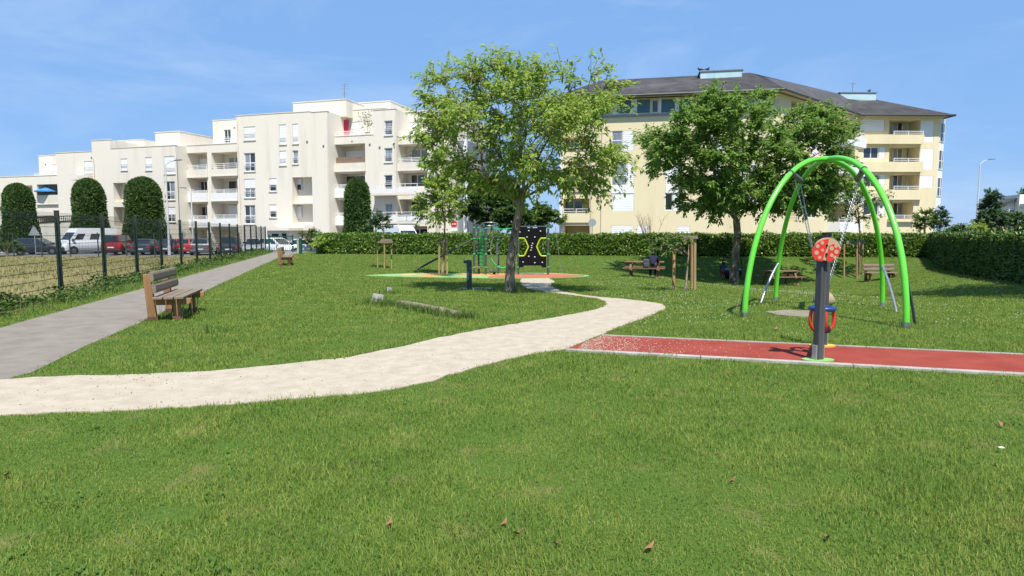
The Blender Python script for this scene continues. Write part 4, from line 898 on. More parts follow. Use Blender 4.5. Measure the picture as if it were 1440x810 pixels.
def bird(label, p, rz):
    t = thing('pigeon', label, 'bird', tuple(p), rz); mb = MB(); mb.ball((0, 0, .2), (.2, .1, .1), 10, 6); mb.ball((.17, 0, .33), (.065, .06, .065), 8, 6); mb.tube([(.12, 0, .23), (.16, 0, .32)], [.07, .05], 8); mb.tube([(-.12, 0, .19), (-.36, 0, .12)], [.07, .03], 8); mb.tube([(.22, 0, .33), (.28, 0, .32)], [.02, .006], 5)
    for s in (-1, 1): mb.tube([(.02, .04 * s, .13), (.02, .04 * s, 0)], .012, 5)
    mb.build('body', mat('pigeon_dark', (.03, .03, .035), .7), t, smooth=60)
M_ = FA.M; ub = FA.px(985, 100, 5)[0]
bird('dark bird perched on the left corner of the left blue roof box', M_ @ Vector((ub - .1, 4.2, FA.px(1010, 104, 5)[1] + .09)), 2.6); bird('dark bird beside it with tail raised on the left blue roof box', M_ @ Vector((ub + .55, 4.2, FA.px(1010, 104, 5)[1] + .09)), .4)
bird('lone dark bird on the right blue roof box', FC.M @ Vector((FC.px(1217, 133, 5)[0], 4.3, FC.px(1200, 133.5, 5)[1] + .09)), .5)
mb = MB(); p = FC.M @ Vector((FC.px(1199, 128, 5)[0], 5.0, FC.px(1200, 133.5, 5)[1])); t = thing('roof_aerial', 'small aerial standing on the right blue roof box of the yellow block', 'aerial', tuple(p)); MB().cyl((0, 0), .03, 0, 1.3, 6).build('mast', m_gmet, t); MB().bar((-.35, 0, 1.25), (.35, 0, 1.25), .04, .04).bar((-.25, 0, 1.1), (.25, 0, 1.1), .03, .03).build('antenna_element', m_gmet, t)
p = on_front(FB, 1150, 231, -.6); parasol('pink parasol open on a balcony behind the top of the green swing', (p.x, p.y, p.z - 1.6), 1.3, m_pink)
p = on_front(FB, 1180, 230, -.6); parasol('pale blue parasol open on the balcony beside the pink one', (p.x, p.y, p.z - 1.7), 1.2, m_pwht)
# ---- white house at the right edge
H0 = AT(1424, 300, 70); HX = H0.x; hs_ = thing('white_house', 'small white gabled house with dark roof edge at the right margin', 'house', (HX, 70, -.6)); FH = Frame((HX, 70), -.25)
zr = lambda px, py: FH.px(px, py)[1]
u0, u1, u2 = FH.px(1405, 290)[0], FH.px(1426, 290)[0], FH.px(1490, 290)[0]
mb = MB(FH.M); mb.prism([(u0, GZ), (u1, GZ), (u1, zr(1426, 281)), (u0, zr(1405, 290))], 0, 2.5); mb.build('wall', m_white, hs_, world=True)
MB(FH.M).bar((u0 - .7, -.2, zr(1400, 292)), (u1 + .1, -.2, zr(1426, 280)), .5, .22).build('roof_edge', m_gut, hs_, world=True)
MB(FH.M).add([(u0 - .7, -.3, zr(1400, 292) + .1), (u1 + .1, -.3, zr(1426, 280) + .1), (u1 + .1, 2.6, zr(1426, 280) + .1), (u0 - .7, 2.6, zr(1400, 292) + .1)], [(0, 1, 2, 3)]).build('roof', m_slate, hs_, world=True)
wall_block(FH, u1 + .02, u2, GZ, zr(1435, 274), -1.0, 10, [(u1 + .7, u2 - 2, zr(1436, 289), zr(1436, 279), 1.0, True)], m_white, hs_)
bo = MB(FH.M).box(u1 + .1, u2, -2.0, -1.01, zr(1436, 292), zr(1436, 287)).build('balcony', m_white, hs_, world=True); railing(FH, u1 + .1, u2, zr(1436, 287), zr(1436, 283), -1.9, 'railing', bo)
a = (u1 + .9, u1 + 2.2, zr(1436, 288), zr(1436, 280)); window(FH, *a, -.1, 'glass', hs_, 2)
a = (u0 + .9, u0 + 1.5, zr(1436, 299), zr(1436, 294)); window(FH, *a, -.02, 'glass', hs_, 1)
# ------------------------------------------------------------------ mesh fences
m_post = mat('dark_green_paint', (.012, .026, .02), .5, col2=(.03, .045, .035), scale=20, spec=.35)
m_wire = mat('fence_wire', (.02, .03, .025), .6)
m_fpost = mat('grey_green_post', (.06, .085, .08), .6)
def mesh_fence(label, a, dirv, n0, n1, pitch, h, zf, mp_, wire_step=.05, wr=.0034, skip=(), rows=None):
    d = Vector(dirv).normalized(); t = thing('mesh_fence', label, 'fence', (a.x, a.y, zf(a.x, a.y))); ang = math.atan2(d.y, d.x)
    pm = None
    for i in range(n0, n1 + 1):
        p = a + d * (pitch * i); z = zf(p.x, p.y)
        if pm is None:
            mb = MB(); mb.box(-.03, .03, -.045, .045, -.3, h); mb.box(-.036, .036, -.052, .052, h + .001, h + .02)
            for k in range(4): mb.box(.0305, .05, -.05, .05, .25 + k * .5, .30 + k * .5)
            pm = mb.build('post', mp_, t); pm['tmp'] = 1; me = pm.data; o = pm; del o['tmp']
        else:
            o = bpy.data.objects.new('post', me); C.objects.link(o); o.parent = t
        o.location = (p.x - a.x, p.y - a.y, z - zf(a.x, a.y)); o.rotation_euler = (0, 0, ang)
    for i in range(n0, n1):
        p = a + d * (pitch * i + .05); q = a + d * (pitch * (i + 1) - .05); zp, zq = zf(p.x, p.y), zf(q.x, q.y); mb = MB()
        P = lambda f, hh, off=0: (p.x + (q.x - p.x) * f - d.y * off, p.y + (q.y - p.y) * f + d.x * off, zp + (zq - zp) * f + hh)
        k = int((pitch - .1) / (wire_step * (1 if i < 3 else 1.6)))
        for j in range(k + 1): mb.tube([P(j / k, .06), P(j / k, h - .03)], wr, 3, cap=False)
        for hh in (rows or [.08 + .2 * r for r in range(10)]):
            for off in (-.008, .008): mb.tube([P(0, hh, off), P(1, hh, off)], wr * 1.45, 4, cap=False)
        mb.build('mesh_panel', m_wire, t, world=True)
    return t
mesh_fence('tall dark green wire mesh fence along the asphalt path', F0, FD, -4, 14, 2.91, 2.05, lambda x, y: 0.0, m_post)
FB0 = Vector((-47.5, 52.2)); mesh_fence('thin grey wire mesh fence beyond the dry field before the parked cars', FB0, (1, .0), 0, 11, 2.3, 1.95, lambda x, y: -.43, m_fpost, .14, .003)
# ------------------------------------------------------------------ benches
m_wood = mat('honey_timber', (.33, .19, .085), .8, col2=(.22, .12, .055), scale=3, detail=8, bump=.3, bscale=12, spec=.2, stretch=(4, 4, .5))
m_slat = mat('weathered_slat', (.26, .205, .15), .85, col2=(.165, .13, .10), scale=3, detail=8, bump=.3, bscale=14, spec=.2, stretch=(6, .7, 6))
m_rust = mat('rusty_foot', (.17, .075, .055), .85, col2=(.10, .05, .04), scale=12)
m_stake = mat('round_stake', (.42, .27, .13), .85, col2=(.30, .19, .09), scale=3, detail=7, bump=.3, bscale=15, stretch=(4, 4, .5), spec=.15)
m_dkwood = mat('dark_table_wood', (.26, .15, .085), .85, col2=(.15, .09, .055), scale=3, detail=8, bump=.3, bscale=14, stretch=(.8, 5, 5), spec=.2)
def bench(label, loc, rz):                               # x along the seat, +y the way it faces
    t = thing('bench', label, 'bench', loc, rz, 'wooden park benches'); L_ = 1.72
    for x in (.16, L_ - .30):
        MB().add([(x, -.06, -.1), (x + .11, -.06, -.1), (x + .11, .08, -.1), (x, .08, -.1), (x, -.12, .82), (x + .11, -.12, .82), (x + .11, -.01, .82), (x, -.01, .82)], [(0, 3, 2, 1), (4, 5, 6, 7), (0, 1, 5, 4), (1, 2, 6, 5), (2, 3, 7, 6), (3, 0, 4, 7)]).build('back_post', m_wood, t, bevel=.008)
        MB().box(x, x + .10, .34, .45, -.1, .33).build('leg', m_wood, t, bevel=.008)
        MB().prism([(-.02, .27), (.52, .27), (.56, .31), (.56, .38), (-.02, .38)], 0, .09).build('seat_bearer', m_wood, t, bevel=.006).matrix_local = Matrix.Translation((x + .1, .07, 0)) @ Matrix.Rotation(math.pi / 2, 4, 'Z')
        for (y0, y1) in ((-.075, .095), (.33, .46)): MB().box(x - .008, x + .118, y0, y1, 0, .07).build('metal_foot', m_rust, t)
        MB().tube([(x + .11, .52, .30), (x + .09, .47, .0)], .008, 6).build('tie_rod', m_stake, t)
    for k in range(3):
        y = .06 + k * .17; MB().box(0, L_, y, y + .155, .385, .43).build('seat_slat', m_slat, t, bevel=.008)
    for z, yo in ((.50, .065), (.70, .035)):
        mb = MB(Matrix.Translation((0, yo, z)) @ Matrix.Rotation(.1, 4, 'X')); mb.prism([(0, 0), (.02, -.01), (.05, 0), (.065, .04), (.065, .12), (.05, .155), (.02, .165), (0, .155)], 0, 1); 
        V = [Vector((q.y * 0, 0, 0)) for q in mb.v]
        m2 = MB(Matrix.Translation((0, yo, z)) @ Matrix.Rotation(.1, 4, 'X')); prof = [(0, 0), (.02, -.01), (.05, 0), (.065, .04), (.065, .12), (.05, .155), (.02, .165), (0, .155)]; n = len(prof)
        m2.add([(0, a, b) for a, b in prof] + [(L_ - .02, a, b) for a, b in prof], [tuple(range(n))[::-1], tuple(range(n, 2 * n))] + [(i, (i + 1) % n, (i + 1) % n + n, i + n) for i in range(n)])
        m2.build('back_slat', m_slat, t)
    return t
pd = (pr_[7] - pr_[5]).normalized(); bang = math.atan2(pd.y, pd.x)
p = G(219, 449); bn = bench('wooden bench with log slats beside the asphalt path near the left fence', (p.x - pd.x * .16, p.y - pd.y * .16, terr(p.x, p.y)), bang)
# the bench faces the lawn: +y must point right of the path direction
bn.scale = (1, 1, 1); bn.rotation_euler = (0, 0, bang + math.pi); bn.location = Vector((p.x, p.y, 0)) + Vector((pd.x, pd.y, 0)) * 1.3
p = G(394, 373.5); dup(bn, Vector((p.x, p.y, 0)) + Vector((pd.x, pd.y, 0)) * 1.5, bang + math.pi, 'small distant wooden bench at the far end of the path before the green gate')
p = G(1236, 394); dup(bn, (p.x + .95, p.y + .35, terr(p.x, p.y)), math.pi, 'wooden bench facing the lawn behind the right leg of the green swing')
# ------------------------------------------------------------------ picnic tables
def picnic(label, loc, rz):
    t = thing('picnic_table', label, 'picnic table', loc, rz, 'wooden picnic tables'); L_ = 1.85
    for k in range(5): MB().box(-L_ / 2, L_ / 2, -.37 + k * .15, -.37 + k * .15 + .14, .71, .755).build('table_plank', m_dkwood, t, bevel=.006)
    for s in (-1, 1):
        for k in range(2): y = s * .66 + (-.13 + k * .135); MB().box(-L_ / 2 - .05, L_ / 2 + .05, y, y + .125, .43, .475).build('seat_plank', m_dkwood, t, bevel=.006)
    for x in (-.62, .62):
        for s in (-1, 1): MB().bar((x, s * .25, .71), (x, s * .68, -.03), .10, .05).build('leg', m_dkwood, t)
        MB().box(x + .06, x + .105, -.82, .82, .34, .428).build('seat_bearer', m_dkwood, t); MB().box(x + .06, x + .105, -.36, .36, .62, .708).build('top_bearer', m_dkwood, t)
    return t
pt = G(910, 391); pic = picnic('wooden picnic table with a seated person, left of the stake frame', tuple(pt + Vector((0, .7, 0))), R(-14))
p = G(1104, 402); dup(pic, p + Vector((0, .6, 0)), R(6), 'empty dark picnic table seen through the legs of the green swing')
# ------------------------------------------------------------------ people
m_skin = mat('skin', (.38, .22, .15), .6, spec=.3); m_skind = mat('skin_brown', (.2, .11, .07), .6, spec=.3); m_hair = mat('dark_hair', (.012, .010, .009), .6)
m_navy = mat('navy_cloth', (.012, .015, .035), .85, col2=(.02, .023, .05), scale=12); m_black = mat('black_cloth', (.012, .012, .014), .85)
m_bluec = mat('blue_shirt', (.03, .06, .28), .85, col2=(.04, .08, .34), scale=12); m_redsh = mat('red_shorts', (.42, .02, .05), .85); m_shoe = mat('pale_shoe', (.5, .5, .48), .7)
def skin(name, J, E, m, parent, sub=2):
    """one continuous surface grown over a skeleton; J maps a joint to (point, radius)"""
    k = list(J); me = bpy.data.meshes.new(name); me.from_pydata([tuple(J[q][0]) for q in k], [(k.index(a), k.index(b)) for a, b in E], [])
    o = link(name, me, m, parent); o.modifiers.new('skin', 'SKIN')
    if not me.skin_vertices: 
        bm = bmesh.new(); bm.from_mesh(me); bm.verts.layers.skin.verify(); bm.to_mesh(me); bm.free()
    for i, q in enumerate(k):
        v = me.skin_vertices[0].data[i]; r_ = J[q][1]; v.radius = (r_, r_) if not isinstance(r_, tuple) else r_; v.use_root = i == 0
    s_ = o.modifiers.new('smooth', 'SUBSURF'); s_.levels = sub; s_.render_levels = sub
    try: o.modifiers['skin'].use_smooth_shade = True
    except Exception: pass
    return o
def hand(J, E, wrist, base, d, side, s=1.0, tag_='l'):
    """palm and five unequal curled fingers; d points along the hand, side toward the thumb"""
    d = d.normalized(); side = (side - d * side.dot(d)).normalized(); dn = d.cross(side).normalized()
    pm = base + d * .05 * s; J['palm' + tag_] = (pm, .026 * s); E.append((wrist, 'palm' + tag_))
    for i, (o_, l) in enumerate(((.030, .072), (.011, .08), (-.009, .074), (-.028, .058))):
        a = pm + d * .035 * s + side * o_ * s; b = a + d * l * .5 * s + dn * .008 * s; c = b + d * l * .38 * s + dn * .03 * s
        J[f'f{i}a{tag_}'] = (a, .010 * s); J[f'f{i}b{tag_}'] = (b, .009 * s); J[f'f{i}c{tag_}'] = (c, .007 * s)
        E += [('palm' + tag_, f'f{i}a{tag_}'), (f'f{i}a{tag_}', f'f{i}b{tag_}'), (f'f{i}b{tag_}', f'f{i}c{tag_}')]
    a = pm + side * .035 * s - d * .005 * s; b = a + side * .018 * s + d * .03 * s; J['ta' + tag_] = (a, .011 * s); J['tb' + tag_] = (b, .009 * s); E += [('palm' + tag_, 'ta' + tag_), ('ta' + tag_, 'tb' + tag_)]
V_ = Vector
def head_bits(t, c, r, m_s, fwd):
    """nose, ears and eyes on a head centred at c looking along fwd"""
    right = V_((fwd.y, -fwd.x, 0)); mb = MB()
    mb.ball(tuple(c + fwd * r * 1.02 + V_((0, 0, -.1 * r))), (r * .17, r * .17, r * .24), 8, 6)
    for s in (-1, 1): mb.ball(tuple(c + right * s * r * .92), (r * .12, r * .2, r * .28), 8, 6)
    mb.build('face', m_s, t, smooth=60); e = MB()
    for s in (-1, 1): e.ball(tuple(c + fwd * r * .9 + right * s * r * .36 + V_((0, 0, .08 * r))), r * .12, 8, 6)
    e.ball(tuple(c + fwd * r * .93 + V_((0, 0, -.45 * r))), (r * .22, r * .1, r * .06), 8, 5)
    e.build('eyes_and_mouth', m_hair, t, smooth=60)
def sitter():
    q = WM[pic.name]; loc = q @ V_((.42, -.66, .475)); t = thing('person', 'person in dark navy jacket with dark hair seated on the near picnic bench, back turned', 'person', tuple(loc), R(-14))
    J = {'pelvis': (V_((0, 0, .10)), .135), 'waist': (V_((0, .03, .25)), .125), 'chest': (V_((0, .07, .43)), .15), 'neckb': (V_((0, .09, .57)), .07), 'neck': (V_((0, .10, .63)), .052), 'head': (V_((0, .13, .73)), .088), 'crown': (V_((0, .12, .81)), .07)}
    E = [('pelvis', 'waist'), ('waist', 'chest'), ('chest', 'neckb'), ('neckb', 'neck'), ('neck', 'head'), ('head', 'crown')]
    for s, n in ((-1, 'l'), (1, 'r')):
        J['sh' + n] = (V_((.17 * s, .07, .52)), .06); J['el' + n] = (V_((.25 * s, .22, .30)), .045); J['wr' + n] = (V_((.16 * s, .44, .315)), .03)
        J['hip' + n] = (V_((.09 * s, .05, .08)), .09); J['kn' + n] = (V_((.12 * s, .46, .07)), .062); J['an' + n] = (V_((.12 * s, .38, -.38)), .04); J['toe' + n] = (V_((.13 * s, .54, -.44)), .035)
        E += [('chest', 'sh' + n), ('sh' + n, 'el' + n), ('el' + n, 'wr' + n), ('pelvis', 'hip' + n), ('hip' + n, 'kn' + n), ('kn' + n, 'an' + n), ('an' + n, 'toe' + n)]
        hand(J, E, 'wr' + n, J['wr' + n][0], V_((-.3 * s, 1, -.05)), V_((-s, .2, .1)), 1.0, n)
    skin('body', J, E, m_skin, t)
    head_bits(t, J['head'][0] + V_((0, .0, .02)), .092, m_skin, V_((0, 1, 0)))
    JJ = {k: (v[0], v[1] + .022) for k, v in J.items() if k in ('pelvis', 'waist', 'chest', 'neckb', 'shl', 'shr', 'ell', 'elr', 'wrl', 'wrr')}
    skin('jacket', JJ, [('pelvis', 'waist'), ('waist', 'chest'), ('chest', 'neckb')] + [e for n in 'lr' for e in (('chest', 'sh' + n), ('sh' + n, 'el' + n), ('el' + n, 'wr' + n))], m_navy, t)
    JJ = {k: (v[0], v[1] + .018) for k, v in J.items() if k in ('pelvis', 'hipl', 'hipr', 'knl', 'knr', 'anl', 'anr')}
    skin('trousers', JJ, [e for n in 'lr' for e in (('pelvis', 'hip' + n), ('hip' + n, 'kn' + n), ('kn' + n, 'an' + n))], m_black, t)
    mb = MB(); mb.ball((0, .10, .775), (.108, .115, .105), 14, 10); mb.ball((0, .045, .70), (.10, .07, .12), 12, 8); mb.build('hair', m_hair, t, smooth=60)
    for s in (-1, 1): MB().box(.13 * s - .045, .13 * s + .045, .32, .60, -.485, -.40).build('shoe', m_shoe, t, bevel=.02)
sitter()
bp_ = WM[pic.name] @ V_((.12, -.66, .475)); t = thing('backpack', 'grey backpack standing on the picnic bench beside the seated person', 'bag', tuple(bp_), R(-14)); mg = mat('grey_bag', (.045, .05, .055), .8, col2=(.08, .085, .09), scale=9)
MB().box(-.15, .15, -.09, .09, 0, .42).build('body', mg, t, bevel=.05); MB().box(-.11, .11, -.14, -.092, .05, .24).build('pocket', mg, t, bevel=.02); MB().tube([(-.05, 0, .41), (0, 0, .47), (.05, 0, .41)], .012, 6).build('handle', m_black, t)
def child():
    p = G(1017, 392.5); t = thing('person', 'small child in blue shirt and red shorts standing by the rocking basket', 'person', tuple(p), R(-25)); s_ = .62
    S = lambda x, y, z: V_((x, y, z)) * s_
    J = {'pelvis': (S(0, 0, .80), .12 * s_), 'waist': (S(0, .02, .95), .115 * s_), 'chest': (S(0, .04, 1.15), .13 * s_), 'neckb': (S(0, .04, 1.28), .065 * s_), 'neck': (S(0, .05, 1.33), .055 * s_), 'head': (S(0, .06, 1.45), .115 * s_), 'crown': (S(0, .06, 1.55), .085 * s_)}
    E = [('pelvis', 'waist'), ('waist', 'chest'), ('chest', 'neckb'), ('neckb', 'neck'), ('neck', 'head'), ('head', 'crown')]
    for s, n in ((-1, 'l'), (1, 'r')):
        J['sh' + n] = (S(.15 * s, .04, 1.23), .055 * s_); J['el' + n] = (S(.30 * s, .14, 1.10 if s > 0 else 1.0), .04 * s_); J['wr' + n] = (S(.44 * s if s > 0 else -.42, .34 if s > 0 else .1, 1.22 if s > 0 else .98), .03 * s_)
        J['hip' + n] = (S(.08 * s, 0, .76), .085 * s_); J['kn' + n] = (S(.10 * s, .08 * (1 if s > 0 else -.3), .42), .06 * s_); J['an' + n] = (S(.11 * s, .02 * s, .08), .042 * s_); J['toe' + n] = (S(.12 * s, .17 + .02 * s, .035), .034 * s_)
        E += [('chest', 'sh' + n), ('sh' + n, 'el' + n), ('el' + n, 'wr' + n), ('pelvis', 'hip' + n), ('hip' + n, 'kn' + n), ('kn' + n, 'an' + n), ('an' + n, 'toe' + n)]
        hand(J, E, 'wr' + n, J['wr' + n][0], V_((.5 * s, .8, .2)), V_((-s, .2, .6)), .8, n)
    skin('body', J, E, m_skin, t); head_bits(t, J['head'][0] + S(0, 0, .02), .118 * s_, m_skin, V_((0, 1, 0)))
    sel = ('pelvis', 'waist', 'chest', 'neckb', 'shl', 'shr', 'ell', 'elr'); JJ = {k: (J[k][0], J[k][1] + .014) for k in sel}
    skin('shirt', JJ, [('pelvis', 'waist'), ('waist', 'chest'), ('chest', 'neckb'), ('chest', 'shl'), ('chest', 'shr'), ('shl', 'ell'), ('shr', 'elr')], m_bluec, t)
    JJ = {k: (J[k][0], J[k][1] + .02) for k in ('pelvis', 'hipl', 'hipr', 'knl', 'knr')}
    skin('shorts', JJ, [('pelvis', 'hipl'), ('pelvis', 'hipr'), ('hipl', 'knl'), ('hipr', 'knr')], m_redsh, t)
    mb = MB(); mb.ball(S(0, .03, 1.52), (.135 * s_, .14 * s_, .12 * s_), 14, 10); mb.ball(S(0, -.03, 1.43), (.12 * s_, .08 * s_, .12 * s_), 12, 8); mb.build('hair', m_hair, t, smooth=60)
child()
# rocking basket toy beside the child
m_blk = mat('black_rubber', (.012, .012, .013), .6); m_teal = mat('teal_plastic', (.02, .25, .22), .45, col2=(.03, .30, .27), scale=6); m_steel = mat('galvanised_steel', (.42, .44, .45), .38, metal=.75, col2=(.34, .36, .37), scale=6)
p = G(1030, 392); t = thing('rocking_basket', 'black tub rocker with teal seat and bent black frame behind the big tree trunk', 'spring rocker', tuple(p)); k = p.y / FPX
MB().lathe([(9 * k, .05), (11.5 * k, .15), (13 * k, .45), (12.6 * k, .52), (12 * k, .46), (10 * k, .2)], 24).build('tub', m_blk, t, smooth=50); MB().lathe([(12.0 * k, .50), (12.0 * k, .56), (10 * k, .60), (2 * k, .62)], 24).build('seat', m_teal, t, smooth=50)
MB().tube([(-15 * k, 0, .1), (-18 * k, 0, .55), (-13 * k, 0, 1.22), (-11 * k, 0, 1.27), (9 * k, 0, 1.24), (12 * k, 0, 1.1), (13 * k, 0, .4)], .028, 8).build('frame', m_blk, t, smooth=60); MB().tube([(0, 0, .5), (.03, 0, 1.25)], .03, 8).build('handle_post', m_steel, t, smooth=60)
MB().lathe([(.16, -.05), (.16, .0), (.12, .03), (.12, .06)], 12).build('base', m_blk, t)
# ------------------------------------------------------------------ green arched swing
m_green = mat('lime_paint', (.115, .56, .03), .32, spec=.5, coat=.5, col2=(.13, .60, .04), scale=3); m_beam = mat('grey_beam_paint', (.085, .10, .10), .45, spec=.4); m_chain = mat('chain_steel', (.38, .39, .40), .35, metal=.85)
fl, fr_, bl_, br_ = G(1048, 446), G(1273, 461), G(1091, 423), G(1240, 431); ctr = (fl + fr_ + bl_ + br_) / 4; cz = ctr.z
H = 3.08; apx = AT(1163, 224, ctr.y); H = apx.z - cz
sw = thing('playground_swing', 'lime green arched swing frame with four curved legs, grey beams and chains', 'swing', (ctr.x, ctr.y, cz))
ctop = Vector((apx.x, ctr.y, 0)); leg_pts = {}
for nm, f in (('fl', fl), ('fr', fr_), ('bl', bl_), ('br', br_)):
    d = Vector((f.x - ctop.x, f.y - ctop.y)); a = d.length; d = d.normalized(); pts = []; n_ = 34; Hh = H + cz - f.z
    for i in range(n_ + 1):
        th = math.pi / 2 * i / n_; ce = math.cos(th) ** .94; se = math.sin(th)
        pts.append(Vector((ctop.x + d.x * (a * ce * .985 + .06), ctop.y + d.y * (a * ce * .985 + .06), f.z - .08 + (Hh + .08) * se)))
    leg_pts[nm] = pts; MB().tube(pts, .052, 14).build('leg', m_green, sw, world=True, smooth=60)
    MB().cyl((0, 0), .058, -.02, .10, 14).build('foot_sleeve', m_steel, sw, smooth=60).location = (pts[0] + Vector((0, 0, .08)) - Vector((ctr.x, ctr.y, cz)))
MB().tube([(ctop.x - .12, ctop.y, cz + H), (ctop.x + .12, ctop.y, cz + H)], .064, 14).build('apex_hub', m_green, sw, world=True, smooth=60)
def at_h(nm, z):
    return min(leg_pts[nm], key=lambda p: abs(p.z - z))
zb = AT(1112, 244, fl.y).z + .06
beams = []
for a, b in (('fl', 'bl'), ('fr', 'br')):
    zz = min(zb, 9); pa, pb_ = at_h(a, zz), at_h(b, zz); inn = Vector((ctop.x - (pa.x + pb_.x) / 2, ctop.y - (pa.y + pb_.y) / 2, 0)).normalized() * .1
    [MB().tube([q_ - Vector((0, 0, .001)) + (pb_ - pa).normalized() * s_, q_ + (pb_ - pa).normalized() * (s_ + .05)], .072, 12).build('clamp', m_beam, sw, world=True, smooth=60) for q_, s_ in ((pa, .06), (pb_, -.11))]; beams.append((pa + inn * .0, pb_ + inn * .0)); MB().tube([pa + (pa - pb_).normalized() * .05, pb_ + (pb_ - pa).normalized() * .05], .055, 14).build('beam', m_beam, sw, world=True, smooth=60)
for nm, px, py, hb, mm in (('fl', 1041, 441, .95, m_beam), ('fr', 1288, 456, 1.05, m_beam), ('bl', 1069, 426, 1.05, m_steel), ('br', 1262, 440, 1.05, m_steel)):
    g = G(px, py); top = at_h(nm, leg_pts[nm][0].z + hb); m_ = top.lerp(g, .5) + Vector((0, 0, .09)) + (g - top).normalized() * .02
    pts = [(1 - f) ** 2 * top + 2 * f * (1 - f) * (m_ + Vector((0, 0, .06))) + f * f * (g - Vector((0, 0, .05))) for f in [i / 10 for i in range(11)]]; MB().tube(pts, .027, 10).build('brace', mm, sw, world=True, smooth=60)
seat_c = Vector((AT(1159, 415, ctr.y).x, ctr.y, 0)); seat_z = AT(1159, 407, ctr.y).z
def chain(a, b, parent):
    d = (b - a); n_ = int(d.length / .036); mb = MB(); q = d.to_track_quat('X', 'Z').to_matrix().to_4x4()
    for i in range(n_):
        c = a + d * (i + .5) / n_ + Vector((0, 0, -.10 * math.sin(math.pi * (i + .5) / n_) * .3)); rot = q @ Matrix.Rotation(math.pi / 2 * (i % 2), 4, 'X'); M_ = Matrix.Translation(c) @ rot
        ring = [M_ @ Vector((.024 * math.cos(t_), .012 * math.sin(t_), 0)) for t_ in [k_ * math.pi / 4 for k_ in range(8)]]; mb.tube(ring, .0045, 4, closed=True)
    return mb.build('chain', m_chain, parent, world=True)
for i, (pa, pb_) in enumerate(beams):
    for f in (.35, .9): chain(pa.lerp(pb_, f) - Vector((0, 0, .06)), Vector((seat_c.x + (.06 if i else -.06), seat_c.y + (f - .6) * .12, seat_z + .02)), sw)
m_beige = mat('beige_canvas', (.30, .22, .14), .9, col2=(.38, .30, .2), scale=10, bump=.4, bscale=40); m_bluer = mat('blue_rubber', (.015, .05, .16), .5)
SM = Matrix.Translation((seat_c.x, seat_c.y, seat_z - .36)); ss = MB(SM).lathe([(.01, .0), (.13, .02), (.2, .09), (.21, .17), (.15, .26), (.08, .33), (.03, .36)], 18).build('seat', m_beige, sw, world=True, smooth=50); MB(SM).lathe([(.05, .33), (.085, .36), (.085, .42), (.04, .46)], 14).build('coupling', m_bluer, ss, world=True, smooth=50)
for a_ in (0, 2.1, 4.2): MB(SM).tube([(.1 * math.cos(a_), .1 * math.sin(a_), .05), (.12 * math.cos(a_), .12 * math.sin(a_), -.06), (.03, 0, -.12)], .012, 6).build('cord', m_white, ss, world=True)
wp = sheet('worn_patch', wob(smooth_poly(GP([(1076, 440), (1100, 436.5), (1150, 438), (1168, 442), (1160, 446.5), (1130, 447), (1095, 444), (1076, 440)])), .04, .2), mat('bare_earth', (.27, .235, .18), 1, col2=(.17, .15, .09), scale=5), .02); tag(wp, kind='structure')
# ------------------------------------------------------------------ ladybird post toy
m_cpost = mat('grey_composite', (.055, .058, .06), .65, col2=(.085, .088, .09), scale=2, stretch=(8, 8, .6), spec=.3); m_lred = mat('ladybird_red', (.62, .035, .03), .45); m_lbeige = mat('routed_beige', (.45, .31, .19), .6); m_red2 = mat('red_tube', (.62, .04, .025), .35, spec=.5); m_ltg = mat('light_grey_metal', (.36, .37, .38), .4, metal=.5)
p0 = G(1150, 509); p1 = G(1156, 488.5)
ly = thing('ladybird_post', 'grey play post with red ladybird board and blue ringed red seat beside the track', 'play post', tuple(p0)); axis = Vector((p1.x - p0.x, p1.y - p0.y)); aa = math.atan2(axis.y, axis.x)
for k_, q in enumerate((p0, p1)):
    lx = q - p0; hh = 1.47 + (CAM_H - 1.55) + (.04 if k_ else 0)
    for sgn in (-1, 1):
        M_ = Matrix.Translation(lx) @ Matrix.Rotation(R(25), 4, 'Z') @ Matrix.Translation((.025 * sgn, 0, 0))
        MB(M_).box(-.0235, .0235, -.042, .042, .015, hh).build('post', m_cpost, ly, bevel=.008)
    for sgn in (-1, 1): MB(Matrix.Translation(lx) @ Matrix.Rotation(R(25), 4, 'Z')).box(sgn * .061 - .010, sgn * .061 + .010, -.032, .032, -.02, .21).build('foot_bracket', m_ltg, ly, bevel=.004)
    MB(Matrix.Translation(lx)).cyl((0, 0), .055, hh + .002, hh + .04, 12).build('post_cap', m_blk, ly, smooth=50)
bz = 1.345; MF = Matrix.Translation((.0, -.085, bz)) @ Matrix.Rotation(R(4), 4, 'Z')
def disc(mb, cx, cz_, rx, rz, y0, y1, n=28):
    mb.prism([(cx + rx * math.cos(2 * math.pi * i / n), cz_ + rz * math.sin(2 * math.pi * i / n)) for i in range(n)], y0, y1)
bmd = MB(MF); disc(bmd, .012, .012, .158, .135, -.012, .012); lb = bmd.build('board', m_lbeige, ly)
mb = MB(MF); n = 20
lw = [(-.165 * math.cos(a_) * 1, .13 * math.sin(a_)) for a_ in [math.pi / 2 * (-1 + 2 * i / n) for i in range(n + 1)]]
lw = [(x - .012 + .035 * (z / .13), z) for x, z in lw]; mb.prism(lw, -.020, -.0125)
rw = [(.15 * math.cos(a_) + .012, .125 * math.sin(a_) * (1 if a_ < .3 else .72) - .008) for a_ in [math.pi / 2 * (-1 + 1.72 * i / n) for i in range(n + 1)]]; rw = [(x + .0, z) for x, z in rw] + [(.03, .05), (.0, -.09)]
mb.prism(rw, -.0195, -.0126); mb.build('wing_case', m_lred, lb)
mb = MB(MF)
